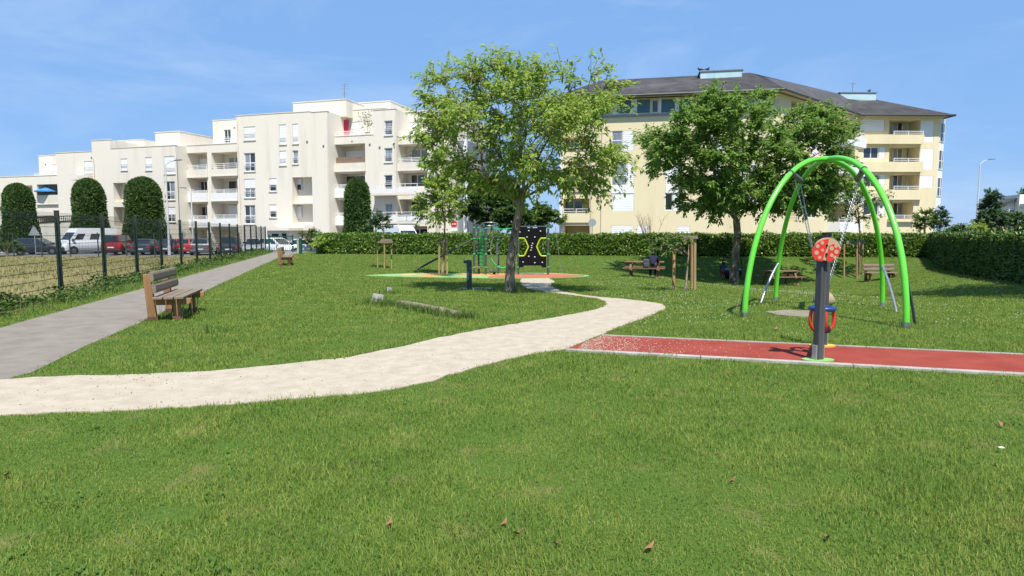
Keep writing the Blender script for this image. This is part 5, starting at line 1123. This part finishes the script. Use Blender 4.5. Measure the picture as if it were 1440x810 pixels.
for x, z, r_ in ((-.115, .045, .022), (-.06, .085, .022), (-.125, -.03, .026), (-.085, -.085, .02), (-.055, .0, .018), (.055, .02, .026), (.105, .045, .02), (.115, -.02, .026), (.06, -.06, .022), (.10, -.085, .02), (-.03, -.105, .014)): disc(mb, x, z, r_, r_, -.0225, -.0206, 14)
tag(mb.build('wing_spot', m_lbeige, lb), kind='stuff')
for z in (.055, -.045): MB(MF).ball((-.002, -.022, z), (.013, .016, .013), 10, 7).build('knob', m_blk, lb, smooth=60)
mid = (p1 - p0) * .42 + Vector((.01, 0, 0)); zt, zb_ = .60, .33
MB(Matrix.Translation(mid)).tube([(.135 * math.cos(a_), .135 * math.sin(a_), zt) for a_ in [2 * math.pi * i / 28 for i in range(28)]], .03, 10, closed=True).build('seat_ring', mat('blue_plastic', (.012, .05, .17), .4, spec=.5), ly, smooth=60)
for a_ in (.0, math.pi, math.pi * .55, math.pi * 1.45):
    c_, s_ = math.cos(a_), math.sin(a_); MB(Matrix.Translation(mid)).tube([(.135 * c_, .135 * s_, zt - .02), (.15 * c_, .15 * s_, zt - .12), (.145 * c_, .145 * s_, zb_ + .07), (.11 * c_, .11 * s_, zb_ + .005), (.04 * c_, .04 * s_, zb_ - .005)], .022, 10).build('side_loop', m_red2, ly, smooth=60)
MB(Matrix.Translation(mid)).lathe([(.10, zb_ - .03), (.11, zb_), (.09, zb_ + .05), (.02, zb_ + .05)], 18).build('seat', m_blk, ly, smooth=50)
MB().bar((0, 0, zb_ - .01), p1 - p0 + Vector((0, 0, zb_ - .01)), .04, .05).build('seat_bar', m_beam, ly)
m_pgreen = mat('green_dot', (.22, .42, .12), .95); m_pyel = mat('yellow_dot', (.65, .38, .08), .95)
for q, m_, sx in ((p0, m_pgreen, .19), (p1, m_pyel, .17)): tag(sheet('rubber_dot', [(q.x + sx * math.cos(a_), q.y + .11 * math.sin(a_)) for a_ in [2 * math.pi * i / 20 for i in range(20)]], m_, .036), kind='structure')
# ------------------------------------------------------------------ climbing frame
g0 = G(684, 386.5); Yp = g0.y; gz = g0.z; K = Yp / FPX
pl = thing('climbing_frame', 'climbing frame with black holed wall, green net and slide pole on the coloured rubber', 'climbing frame', tuple(g0))
m_cg = mat('frame_green_grey', (.055, .075, .07), .6); m_net = mat('green_rope', (.05, .42, .16), .8); m_wall = mat('black_panel', (.004, .0045, .006), .75, spec=.15); m_edge = mat('yellow_green_edge', (.42, .56, .02), .5); m_hold = mat('pale_hold', (.55, .57, .58), .5)
A_ = lambda px, py, dy=0: AT(px, py, Yp) + Vector((0, dy, 0))
for px, dy, top in ((667, -.3, 315), (671.5, .9, 315), (683.5, -.3, 316), (771, 0, 316), (729, .05, 318), (700, 1.0, 318)):
    a = A_(px, top); MB().tube([(a.x, a.y + dy, gz - .2), (a.x, a.y + dy, a.z)], .055, 10).build('post', m_cg, pl, world=True, smooth=60)
    for f in (.16, .42, .72, .93): MB().tube([(a.x, a.y + dy, gz + (a.z - gz) * f - .03), (a.x, a.y + dy, gz + (a.z - gz) * f + .03)], .072, 10).build('collar', m_net, pl, world=True, smooth=60)
def wx(px, py): p = A_(px, py); return (p.x, p.z)
half = [(748.5, 320.6), (741, 320.6), (735.5, 318), (729.5, 318.2), (729.5, 335), (737, 335), (739, 338), (743, 347), (738, 358.5), (736, 360), (729.5, 360), (729.5, 376), (735, 376), (737, 373.5), (748.5, 373.5)]
oth = [(2 * 748.8 - x, y) for x, y in half][::-1]
outl = [wx(*q) for q in half] + [wx(*q) for q in oth]
MB().prism(outl, Yp - .02, Yp + .02).build('climbing_wall', m_wall, pl, world=True)
for s_ in (0, 1):
    e = [(729.5, 335), (737, 335), (739, 338), (743, 347), (738, 358.5), (736, 360), (729.5, 360)]; e = [(2 * 748.8 - x if s_ else x, y) for x, y in e]; e = [A_(*q) - Vector((0, .015, 0)) for q in e]
    MB().tube(e, .035, 8).build('hole_rim', m_edge, pl, world=True, smooth=40)
for px, py in ((743.5, 324.5), (760, 325), (741, 333.5), (752, 333.5), (749, 342.5), (747.6, 345.5), (747.6, 348.5), (746.5, 351.8), (743.5, 360.5), (752, 361.5), (735.5, 368.5), (752, 369.5), (762.5, 369), (731, 326.5)):
    p = A_(px, py); MB().ball((p.x, p.y - .035, p.z), (.04, .03, .03), 8, 6).build('hand_hold', m_hold, pl, world=True, smooth=60)
a, b = A_(668, 335, -.3), A_(587, 382, -.3); b.z = terr(b.x, b.y) + .02; MB().tube([a, b], .045, 10).build('slide_pole', m_cg, pl, world=True, smooth=60); MB().tube([a + Vector((0, .45, 0)), b + Vector((0, .45, 0))], .045, 10).build('slide_pole', m_cg, pl, world=True, smooth=60)
nb_ = MB()
for i in range(6): a = A_(674.5 + i * 1.5, 324, .5 - i * .12); c = A_(674.5 + i * 1.5, 374, .5 - i * .12); nb_.tube([a, c], .014, 5)
for i in range(10): nb_.tube([A_(672.5, 326 + i * 5.2, .7), A_(683, 326 + i * 5.2, -.25)], .014, 5)
nb_.build('climbing_net', m_net, pl, world=True)
rb = MB()
for k_ in range(5): rb.tube([A_(684 + i * 7.5, 319.5 + 2.6 * math.sin(math.pi * i / 6), -.3 + k_ * .26) for i in range(7)], .018, 5)
for i in range(1, 12): rb.tube([A_(684 + i * 3.75, 319.5 + 2.6 * math.sin(math.pi * i / 12), -.3), A_(684 + i * 3.75, 319.5 + 2.6 * math.sin(math.pi * i / 12), .75)], .015, 5)
rb.build('rope_bridge', m_net, pl, world=True)
MB().tube([A_(667, 333), A_(771, 333.5)], .02, 8).build('top_bar', m_cg, pl, world=True); MB().tube([A_(667, 318.5), A_(684, 318.5)], .03, 8).build('top_bar', m_cg, pl, world=True); MB().tube([A_(729, 318.5), A_(777, 318.5)], .03, 8).build('top_bar', m_cg, pl, world=True)
rim = [A_(689 + 11 * math.cos(t_), 315.2 + 2.2 * math.sin(t_), .5 * math.sin(t_)) for t_ in [2 * math.pi * i / 20 for i in range(20)]]; MB().tube(rim, .028, 6, closed=True).build('hoop', m_steel, pl, world=True)
MB().tube([A_(690.5, 381), A_(690, 347), A_(691, 340), A_(693, 336), A_(693, 316)], .026, 8).build('curved_pole', m_steel, pl, world=True, smooth=60); MB().tube([A_(699, 381), A_(699, 343), A_(701, 341)], .02, 8).build('curved_pole', m_steel, pl, world=True, smooth=60)
q = A_(695, 381.5); MB().box(q.x - .24, q.x + .24, q.y - .2, q.y + .2, q.z - .03, q.z + .03).build('step_plate', m_cg, pl, world=True); MB().cyl((q.x, q.y), .07, gz, q.z - .032, 10).build('spring_stub', m_blk, pl, world=True)
MB().tube([A_(689, 360, .1), A_(693, 369, .1), A_(700, 375.5, .1), A_(706, 377, .1), A_(716, 375, .1), A_(727, 370, .1)], .035, 6).build('rope', m_net, pl, world=True, smooth=60)
q = A_(669, 376); MB().box(q.x - .22, q.x + .24, q.y - .35, q.y + .5, q.z - .04, q.z + .03).build('platform', m_dkwood, pl, world=True)
MB().tube([A_(781, 320), A_(789.5, 384)], .012, 6).build('guy_rope', m_steel, pl, world=True)
# ------------------------------------------------------------------ drinking fountain, logs, stones, stakes
m_slatepost = mat('slate_blue_metal', (.045, .06, .075), .5, col2=(.07, .085, .1), scale=5, spec=.4)
p = G(660, 407); k = p.y / FPX; h = 41.5 * k; dr = thing('drinking_fountain', 'dark slate grey drinking fountain post left of the tall maple', 'drinking fountain', tuple(p))
MB().box(-3.6 * k, 3.6 * k, -3.6 * k, 3.6 * k, -.05, h).build('column', m_slatepost, dr, bevel=.012); MB().box(-8 * k, -3.61 * k, -2.6 * k, 2.6 * k, h - 4.6 * k, h - .6 * k).build('spout_arm', m_slatepost, dr, bevel=.012)
MB().tube([(-6.6 * k, 0, h - .5 * k), (-6.9 * k, 0, h + 1.4 * k), (-8.2 * k, 0, h + 1.8 * k)], .018, 8).build('nozzle', m_steel, dr, smooth=60); MB().cyl((-5.4 * k, 0), .045, h - .58 * k, h - .1 * k, 12).build('push_button', m_steel, dr, smooth=60)
tag(sheet('paved_slab', GP([(645, 405.4), (690, 404.6), (694, 406.2), (646, 407)]), m_conc, .02), kind='structure')
m_log = mat('weathered_log', (.30, .26, .19), .95, col2=(.18, .15, .11), scale=4, detail=8, bump=.5, bscale=14, spec=.1); m_stone = mat('pale_stone', (.30, .295, .28), .95, col2=(.22, .21, .195), scale=6, bump=.4, bscale=20)
a, b = G(560, 430), G(647, 447); t = thing('timber_log', 'weathered half buried log lying in long grass left of the sand path', 'log', tuple(a)); lg = MB()
pts = [a.lerp(b, i / 8) + Vector((random.uniform(-.02, .02), random.uniform(-.02, .02), .06 + random.uniform(-.012, .012))) for i in range(9)]; lg.tube(pts, [.075 + random.uniform(-.006, .006) for _ in pts], 10); lg.build('log', m_log, t, world=True, smooth=50)
def slab(label, px, py, w_, d_, h_, rx, ry):
    q = G(px, py); t = thing('stone_block', label, 'stone', tuple(q), .3); mb = MB(Matrix.Rotation(rx, 4, 'X') @ Matrix.Rotation(ry, 4, 'Y')); mb.box(-w_ / 2, w_ / 2, -d_ / 2, d_ / 2, -.08, h_); mb.v = [v + Vector((random.uniform(-.015, .015),) * 3) for v in mb.v]; mb.build('block', m_stone, t, bevel=.015)
slab('pale tilted stone slab at the left end of the buried log', 530, 425, .26, .22, .16, R(-28), R(12)); slab('small pale stone block behind the tilted slab in the lawn', 547, 411, .15, .15, .13, R(-12), R(4))
nt_ = 900; tp_ = np.concatenate([tuft_points(a.lerp(b, f) + Vector((0, -.11, 0)), 260, .14, .06) for f in np.linspace(.0, 1, 8)] + [tuft_points(G(528, 427), 260, .16, .1), tuft_points(G(548, 413), 150, .16, .08), tuft_points(b + Vector((.12, .02, 0)), 160, .1, .07), tuft_points(a + Vector((-.3, .05, 0)), 300, .22, .12),
   tuft_points(b1, 260, .3, .2), tuft_points(G(622, 389), 260, .35, .2), tuft_points(G(262, 444), 160, .3, .2), tuft_points(b2, 120, .4, .3), tuft_points(fl, 60, .12, .1), tuft_points(fr_, 60, .12, .1), tuft_points(G(290, 470), 60, .2, .1)])
tag(blades('tall_grass', tp_, rng.uniform(.07, .22, len(tp_)), rng.uniform(.008, .014, len(tp_)), np.abs(rng.normal(.5, .3, len(tp_))), m_tall), kind='stuff')
def stakes(label, posts, beams_, depth=0.0, rr=.035, boards=True):
    c = G(*posts[0][:2]); Y0 = c.y; t = thing('tree_stakes', label, 'tree stakes', tuple(c), 0, 'timber stakes round young trees')
    for px, pb, ptop, dy in posts:
        q = AT(px, pb, Y0 + dy); top = AT(px + (px - 720) * .0, ptop, Y0 + dy); MB().tube([(q.x, q.y, terr(q.x, q.y) - .1), (top.x + .0, top.y, top.z)], rr, 10).build('stake', m_stake, t, world=True, smooth=60)
    for (xa, xb, ya, yb, dy) in beams_:
        a, b = AT(xa, yb, Y0 + dy), AT(xb, ya, Y0 + dy); MB().box(a.x, b.x, a.y - .05 - .045, a.y - .045, a.z, b.z).build('crossbar', m_slat, t, world=True, bevel=.006)
stakes('three short stakes with crossbars round the sapling before the hedge', [(531, 377, 345, 0), (540.5, 379, 344, -.3), (550.5, 377, 345, .1)], [(528, 553, 339.5, 342, 0), (536, 552, 336, 340, -.3)])
stakes('tall brown stake frame with top beam beside the occupied picnic table', [(947.5, 407, 336, 0), (973, 407, 336, .35), (977, 406, 336, 0)], [(944.5, 980.5, 331.5, 336, -.02)], rr=.05)
stakes('leaning stake frame with top beam round the young tree behind the swing', [(1187, 392, 343, 0), (1205, 391, 343, -.3), (1213, 387, 343, .4)], [(1189, 1215.5, 338.5, 343.5, 0), (1191, 1213, 339, 343, .4)], rr=.05)
stakes('two pale stakes beside the slim maple at the play surface', [(617.5, 388, 340, -.1), (628.5, 388, 336, .1)], [(615, 631, 338.5, 341, 0)], rr=.045)
# ------------------------------------------------------------------ gate and posts at the end of the path
m_gate = mat('gate_green', (.008, .075, .045), .45, spec=.4); ga_, gb_ = G(379, 357), G(411, 357); Yg = 50.5
xa, xb = AT(378.5, 340, Yg).x, AT(411.5, 340, Yg).x; gt = thing('gate', 'dark green barred metal gate at the end of the asphalt path', 'gate', ((xa + xb) / 2, Yg, 0)); W_ = xb - xa; hg = 1.28
for x in (-W_ / 2, W_ / 2): MB().box(x - .05, x + .05, -.05, .05, -.1, hg + .1).build('gate_post', m_gate, gt)
for z in (.08, hg - .06): MB().box(-W_ / 2 + .052, W_ / 2 - .052, -.03, .03, z, z + .07).build('rail', m_gate, gt)
for i in range(12): x = -W_ / 2 + W_ * (i + 1) / 13; MB().box(x - .014, x + .014, -.014, .014, .152, hg - .062).build('bar', m_gate, gt)
MB().box(W_ / 2 - .22, W_ / 2 - .055, -.05, .05, .55, .78).build('latch', m_gate, gt)
q = AT(423, 358, 46.2); t = thing('bollard', 'dark green square post between the gate and the hedge', 'post', (q.x, 46.2, 0)); MB().box(-.09, .09, -.09, .09, -.1, 1.12).build('shaft', m_gate, t, bevel=.01); MB().lathe([(.1, 1.125), (.12, 1.16), (.05, 1.22)], 10).build('cap', m_steel, t)
q = AT(419.5, 358, 46.6); t = thing('concrete_post', 'pale concrete post touching the green square post', 'post', (q.x, 46.6, 0)); MB().box(-.07, .07, -.07, .07, -.1, 1.02).build('shaft', m_conc, t, bevel=.01); MB().box(-.085, .085, -.085, .085, 1.022, 1.07).build('cap', m_conc, t, bevel=.01)
# ------------------------------------------------------------------ street lamps and signs
def lamp(label, px, Y, h, arms, z0=-.5):
    x = AT(px, 350, Y).x; t = thing('street_lamp', label, 'street lamp', (x, Y, z0)); MB().tube([(0, 0, -.2), (0, 0, h * .5), (0, 0, h)], [.1, .08, .05], 10).build('pole', m_lamp, t, smooth=60); MB().cyl((0, 0), .13, -.2, .9, 10).build('pole_base', m_lamp, t, smooth=60)
    for dx, dz in arms:
        MB().tube([(0, 0, h - .02), (dx * .45, 0, h + dz * .75), (dx, 0, h + dz)], .035, 8).build('arm', m_lamp, t, smooth=60); s_ = 1 if dx > 0 else -1
        MB().add([(dx - s_ * .05, -.1, h + dz - .04), (dx + s_ * .6, -.13, h + dz + .03), (dx + s_ * .6, .13, h + dz + .03), (dx - s_ * .05, .1, h + dz - .04), (dx - s_ * .05, -.1, h + dz + .06), (dx + s_ * .6, -.13, h + dz + .1), (dx + s_ * .6, .13, h + dz + .1), (dx - s_ * .05, .1, h + dz + .06)], [(0, 3, 2, 1), (4, 5, 6, 7), (0, 1, 5, 4), (1, 2, 6, 5), (2, 3, 7, 6), (3, 0, 4, 7)]).build('lamp_head', m_gmet, t)
m_lamp = mat('pale_lamp_paint', (.52, .53, .53), .5, spec=.4)
z_ = AT(236, 232, 57).z; lamp('tall pale street lamp with one arm beside the broad clipped evergreen', 238, 57, z_ + .5, [(.85, .38)])
z_ = AT(272, 268, 62).z; lamp('shorter double headed street lamp before the white balconies', 272, 62, z_ + .5, [(-.45, .22), (.4, .1)])
z_ = AT(1375, 231, 62).z; lamp('tall pale street lamp alone against the sky on the right', 1371, 62, z_ + .5, [(.75, .42)])
m_sback = mat('sign_back', (.38, .40, .41), .5, metal=.4); m_sred = mat('sign_red', (.55, .02, .03), .45)
def sign(label, px, py, Y, r_, kind, z0=-.5):
    q = AT(px, py, Y); t = thing('road_sign', label, 'road sign', (q.x, Y, z0)); hc = q.z - z0; MB().cyl((0, .04), .035, -.1, hc + r_ * .8, 8).build('pole', m_sback, t, smooth=60)
    if kind == 'tri': MB().prism([(-r_, hc - r_ * .6), (r_, hc - r_ * .6), (r_ * .1, hc + r_), (-r_ * .1, hc + r_)], -.012, .0).build('plate', m_sback, t)
    else:
        mb = MB(); disc(mb, 0, hc, r_, r_, -.012, 0); pl_2 = mb.build('plate', m_sred if kind == 'stop' else m_sback, t)
        if kind == 'stop':
            MB().box(-r_ * .68, r_ * .68, -.018, -.0122, hc - r_ * .14, hc + r_ * .14).build('white_bar', m_white, pl_2); mb = MB(); disc(mb, 0, hc, r_ * 1.04, r_ * 1.04, -.011, .004); mb.build('rim', m_white, pl_2)
            MB().box(-.26, .26, -.012, 0, hc - r_ - .30, hc - r_ - .04).build('sub_plate', m_white, t)
sign('back of a triangular road sign before the left clipped evergreen', 48, 326, 56.5, .52, 'tri'); sign('red no entry sign with white bar behind the middle of the hedge', 638.5, 315, 52, .275, 'stop')
sign('grey round back of a road sign left of the parked silver car', 256, 330, 61.5, .38, 'round'); sign('grey round back of a road sign before the yellow block balcony', 833, 313, 51, .31, 'round')
q = AT(1407, 322, 46); t = thing('timber_sign_frame', 'small brown timber notice frame over the right hedge', 'notice frame', (q.x, 46, -.4))
for x in (-.5, .35): MB().box(x, x + .12, -.06, .06, 0, 2.3).build('post', m_wood, t)
MB().box(-.6, .6, -.07, .05, 1.85, 2.0).build('crossbar', m_wood, t); MB().box(-.48, -.1, -.08, -.065, 1.1, 1.8).build('panel', m_gmet, t)
# baluster rail on the ramp of the low wing
q0, q1 = on_front(FW, 44, 306, -1.2), on_front(FW, 114, 303, -1.2); t = thing('ramp_railing', 'dark baluster railing on the white ramp of the low left wing', 'railing', tuple(q0)); q0b, q1b = on_front(FW, 44, 313.5, -1.2), on_front(FW, 114, 309.5, -1.2)
MB().tube([q0, q1], .05, 6).build('top_rail', m_dark, t, world=True); MB().tube([q0b, q1b], .05, 6).build('bottom_rail', m_dark, t, world=True)
for i in range(1, 26): f = i / 26; MB().tube([q0b.lerp(q1b, f), q0.lerp(q1, f)], .03, 4).build('baluster', m_dark, t, world=True)
rw_ = MB(FW.M); u0, zz0 = FW.px(44, 314, -1.2); u1, zz1 = FW.px(114, 310, -1.2); rw_.add([(u0, -1.15, GZ), (u1, -1.15, GZ), (u1, -1.15, zz1), (u0, -1.15, zz0), (u0, -.99, GZ), (u1, -.99, GZ), (u1, -.99, zz1), (u0, -.99, zz0)], [(0, 1, 2, 3), (7, 6, 5, 4), (3, 2, 6, 7), (0, 3, 7, 4), (1, 5, 6, 2)]); rw_.build('ramp_wall', m_cream2, t, world=True)
# ------------------------------------------------------------------ cars
m_tyre = mat('tyre', (.014, .014, .014), .85); m_rim = mat('wheel_rim', (.3, .31, .32), .35, metal=.8); m_cglass = mat('car_glass', (.02, .026, .03), .05, spec=.9); m_tail = mat('tail_red', (.55, .02, .015), .3); m_head = mat('headlight', (.6, .62, .64), .15); m_plate = mat('number_plate', (.7, .7, .66), .5); m_trim = mat('black_trim', (.018, .018, .02), .7)
def paint(n, c): return mat(n, c, .32, coat=.8, spec=.5)
def car(name, label, cat, loc, rz, body, L_=4.0, W=1.72, H=1.47, hood=.92, belt=.95, cowl=.68, roof_f=.50, roof_r=.10, rear=.0, nose=.62, tailz=.95, trim_bumper=False):
    """x forward; fractions are measured from the tail"""
    t = thing(name, label, cat, loc, rz, 'cars and vans parked behind the fence'); X_ = lambda f: -L_ / 2 + L_ * f; w_ = W / 2
    st = [(0.0, .34, tailz * .80, .88), (.02, .26, tailz, .95), (.14, .22, belt, 1.0), (.5, .20, belt, 1.0), (cowl, .20, belt, 1.0), (cowl + .1, .21, hood, .99), (.93, .22, hood * .93 if hood < 1.2 else hood * .85, .94), (.985, .26, nose + .1, .86), (1.0, .32, nose, .78)]
    mb = MB(); ring = 12; vs = []; fs = []
    for f, zb, zt, k in st:
        ww = w_ * k; x = X_(f); hh = zt - zb
        half = [(0, zb), (ww * .80, zb), (ww * .97, zb + hh * .18), (ww, zb + hh * .55), (ww * .965, zb + hh * .88), (ww * .87, zt), (0, zt + .025)]
        pr = half + [(-y, z) for y, z in half[-2:0:-1]]; vs += [(x, y, z) for y, z in pr]
    nr = 12
    for i in range(len(st) - 1):
        for j in range(nr): fs.append((i * nr + j, (i + 1) * nr + j, (i + 1) * nr + (j + 1) % nr, i * nr + (j + 1) % nr))
    fs.append(tuple(range(nr))); fs.append(tuple(range((len(st) - 1) * nr, len(st) * nr))[::-1]); mb.add(vs, fs)
    # cabin
    lo = [(X_(rear + .015), .86 * w_), (X_(cowl + .03), .88 * w_)]; hi = [(X_(roof_r), .70 * w_), (X_(roof_f), .72 * w_)]; zl = belt - .02; zh = H - .05
    c = [(lo[0][0], -lo[0][1], zl), (lo[1][0], -lo[1][1], zl), (lo[1][0], lo[1][1], zl), (lo[0][0], lo[0][1], zl), (hi[0][0], -hi[0][1], zh), (hi[1][0], -hi[1][1], zh), (hi[1][0], hi[1][1], zh), (hi[0][0], hi[0][1], zh)]
    mx_ = (hi[0][0] + hi[1][0]) / 2; top = [(mx_ - (mx_ - hi[0][0]) * .86, -hi[0][1] * .86, H), (mx_ + (hi[1][0] - mx_) * .88, -hi[1][1] * .86, H), (mx_ + (hi[1][0] - mx_) * .88, hi[1][1] * .86, H), (mx_ - (mx_ - hi[0][0]) * .86, hi[0][1] * .86, H)]
    mb.add(c + top, [(0, 1, 5, 4), (1, 2, 6, 5), (2, 3, 7, 6), (3, 0, 4, 7), (4, 5, 9, 8), (5, 6, 10, 9), (6, 7, 11, 10), (7, 4, 8, 11), (8, 9, 10, 11)])
    mb.build('body', body, t, smooth=38)
    cv = [Vector(q) for q in c]
    def pane(nm, q, s0, s1, t0, t1, m_=m_cglass):
        a, b, c_, d = q; P = lambda s, u_: (a.lerp(b, s)).lerp(d.lerp(c_, s), u_); n_ = (b - a).cross(d - a).normalized() * .008
        pp = [P(s0, t0) + n_, P(s1, t0) + n_, P(s1, t1) + n_, P(s0, t1) + n_]; return MB().add([*pp, *[x - n_ * .8 for x in pp]], [(0, 1, 2, 3), (0, 4, 5, 1), (1, 5, 6, 2), (2, 6, 7, 3), (3, 7, 4, 0)]).build(nm, m_, t)
    pane('windscreen', (cv[1], cv[2], cv[6], cv[5]), .05, .95, .08, .68 if cat == 'van' else .95); pane('rear_window', (cv[3], cv[0], cv[4], cv[7]), .10, .90, .16, .92)
    for q in ((cv[0], cv[1], cv[5], cv[4]), (cv[2], cv[3], cv[7], cv[6])):
        fl_ = q[0] is cv[0]
        for s0, s1 in ((.08, .36), (.39, .64), (.67, .92)) if cat != 'van' else (((.76, .93), (.42, .62))): pane('side_window', q, s0 if fl_ else 1 - s1, s1 if fl_ else 1 - s0, .10 if cat == 'van' else .14, .58 if cat == 'van' else .90)
    wr = .31 if cat != 'van' else .34
    for f in (.19, .82):
        for s in (-1, 1):
            x = X_(f); y = s * (w_ - .10); MB(Matrix.Translation((x, s * (w_ + .004), wr)) @ Matrix.Rotation(math.pi / 2, 4, 'X')).lathe([(wr + .07, -.006), (wr + .07, .006), (.02, .006)], 20).build('wheel_arch', m_trim, t)
            wm = Matrix.Translation((x, y, wr)) @ Matrix.Rotation(math.pi / 2, 4, 'X'); wh = MB(wm).lathe([(wr * .66, -.115), (wr * .96, -.11), (wr, -.07), (wr, .07), (wr * .96, .11), (wr * .66, .115)], 20).build('wheel', m_tyre, t, smooth=50)
            MB(wm).lathe([(wr * .64, -.125), (wr * .5, -.13), (wr * .15, -.12), (wr * .15, .12), (wr * .5, .13), (wr * .64, .125)], 16).build('rim', m_rim, wh, smooth=50)
    for s in (-1, 1):
        MB().box(X_(.0) - .012, X_(.035), s * w_ * .74 - .12, s * w_ * .74 + .12, tailz * .62, tailz * .62 + (.22 if H < 1.7 else .4)).build('taillight', m_tail, t, bevel=.02)
        MB().box(X_(.945), X_(.992), s * w_ * .62 - .14, s * w_ * .62 + .14, nose - .02, nose + .13).build('headlight', m_head, t, bevel=.02)
        MB().box(X_(cowl - .03), X_(cowl + .01), s * (w_ + .02) - .09, s * (w_ + .02) + .09, belt + .0, belt + .15).build('door_mirror', m_trim if trim_bumper else body, t, bevel=.02)
    MB().box(X_(0) - .02, X_(.03), -w_ * .86, w_ * .86, .28, .48).build('rear_bumper', m_trim if trim_bumper else body, t, bevel=.03); MB().box(X_(.97), X_(1) + .02, -w_ * .8, w_ * .8, .26, .46).build('front_bumper', m_trim if trim_bumper else body, t, bevel=.03)
    MB().box(X_(0) - .03, X_(0) - .021, -.26, .26, .50 if H < 1.7 else .62, .61 if H < 1.7 else .73).build('number_plate', m_plate, t); MB().box(X_(1) + .021, X_(1) + .03, -.26, .26, .34, .44).build('number_plate', m_plate, t)
    MB().box(X_(.99), X_(1) + .012, -w_ * .5, w_ * .5, .48, nose - .04).build('grille', m_trim, t)
    return t
def at_car(px, Y): return (AT(px, 345, Y).x, Y, -.45)
p_red, p_dk, p_wh, p_gr, p_si, p_bl = paint('car_red', (.24, .012, .014)), paint('car_charcoal', (.028, .033, .04)), paint('car_white', (.72, .73, .74)), paint('car_grey', (.10, .11, .12)), paint('car_silver', (.42, .44, .45)), paint('car_dark_blue', (.035, .045, .065))
car('parked_van', 'white high roofed van facing left behind the dry field', 'van', at_car(121, 61), R(243), p_wh, 5.2, 2.0, 2.42, hood=1.12, belt=1.25, cowl=.83, roof_f=.70, roof_r=.01, rear=0, nose=.75, tailz=1.3, trim_bumper=True)
car('parked_car', 'dark red tall family car seen from behind, right of the white van', 'car', at_car(168, 59.2), R(103), p_red, 4.25, 1.78, 1.80, hood=1.05, belt=1.08, cowl=.74, roof_f=.60, roof_r=.02, rear=.0, nose=.7, tailz=1.1, trim_bumper=True)
car('parked_car', 'dark blue grey saloon right of the red family car', 'car', at_car(207, 58.6), R(104), p_bl, 4.4, 1.76, 1.44, roof_f=.58, roof_r=.24, rear=.10, tailz=.98)
car('parked_car', 'charcoal car half hidden behind the street lamp pole', 'car', at_car(241, 59.6), R(104), p_dk, 4.2, 1.76, 1.42, roof_r=.12)
car('parked_car', 'small bright red car mostly hidden between the dark cars', 'car', at_car(263, 60.5), R(104), paint('car_bright_red', (.45, .012, .02)), 3.7, 1.62, 1.44)
car('parked_car', 'mid grey hatchback with lit red tail lamp behind the fence middle', 'car', at_car(287, 58.2), R(106), p_gr, 4.2, 1.78, 1.5, roof_r=.09)
car('parked_car', 'black tall family car right of the grey hatchback', 'car', at_car(326, 57.6), R(106), p_dk, 4.3, 1.8, 1.66, roof_r=.06, roof_f=.55, belt=1.0)
car('parked_car', 'silver car seen through the last fence posts', 'car', at_car(358, 56.5), R(285), p_si, 4.2, 1.76, 1.52)
car('parked_car', 'white car facing right behind the green gate', 'car', at_car(391, 56.2), R(-28), p_wh, 4.0, 1.72, 1.55, roof_f=.52, cowl=.72)
car('parked_car', 'grey car partly behind the hedge start right of the green post', 'car', at_car(438, 56.5), R(20), p_si, 4.1, 1.74, 1.45)
car('parked_car', 'dark car at the far left behind the mesh fence', 'car', at_car(58, 58.5), R(8), p_dk, 4.2, 1.75, 1.5)
car('parked_van', 'white van roof and windscreen showing above the middle hedge', 'van', (AT(562, 345, 52.5).x, 52.5, -.45), R(-48), p_wh, 5.0, 1.95, 2.6, hood=1.25, belt=1.35, cowl=.83, roof_f=.68, roof_r=.01, tailz=1.4, nose=.8)
# ------------------------------------------------------------------ dry leaves and litter on the lawn
m_leafd = mat('dry_leaf', (.30, .17, .08), .85, col2=(.22, .11, .05), scale=30)
for px, py, s_, txt in ((547, 737, .05, 'curled brown leaf on the near lawn, bottom centre left'), (708, 737, .045, 'brown leaf on the near lawn close to the picture middle'), (728, 749, .05, 'flat brown leaf just below right of the middle leaf'), (783, 764, .045, 'small tan leaf near the bottom middle of the lawn'), (912, 771, .055, 'long orange leaf on the lawn, bottom right of middle'), (1163, 755, .05, 'reddish leaf lying alone at the lower right of the lawn'), (1029, 676, .04, 'tiny brown leaf in the middle right lawn'), (1410, 597, .075, 'large tan leaf at the right edge of the lawn below the track'), (8, 667, .07, 'brown leaf at the extreme left edge of the lawn'), (1092, 462, .11, 'pale tan scrap in the clover before the swing')):
    s_ *= .5; q = G(px, py, .03); t = tag(MB(Matrix.Rotation(random.uniform(0, 6), 4, 'Z') @ Matrix.Rotation(random.uniform(-.4, .4), 4, 'X')).add([(-s_, 0, 0), (-s_ * .3, -s_ * .45, .012), (s_ * .5, -s_ * .3, .004), (s_, 0, .02), (s_ * .5, s_ * .35, .016), (-s_ * .3, s_ * .5, .0), (0, 0, -.012), (s_ * 1.3, .01, .03)], [(0, 1, 6), (1, 2, 6), (2, 3, 6), (3, 4, 6), (4, 5, 6), (5, 0, 6), (3, 7, 4)]).build('dry_leaf', m_leafd, loc=tuple(q)), txt, 'dry leaf', 'dry leaves on the lawn')
q = G(1408, 630, .04); tag(MB().box(-.018, .018, -.012, .012, 0, .008).build('paper_scrap', m_white, loc=tuple(q), bevel=.004), 'tiny white paper scrap at the right edge of the near lawn', 'litter')
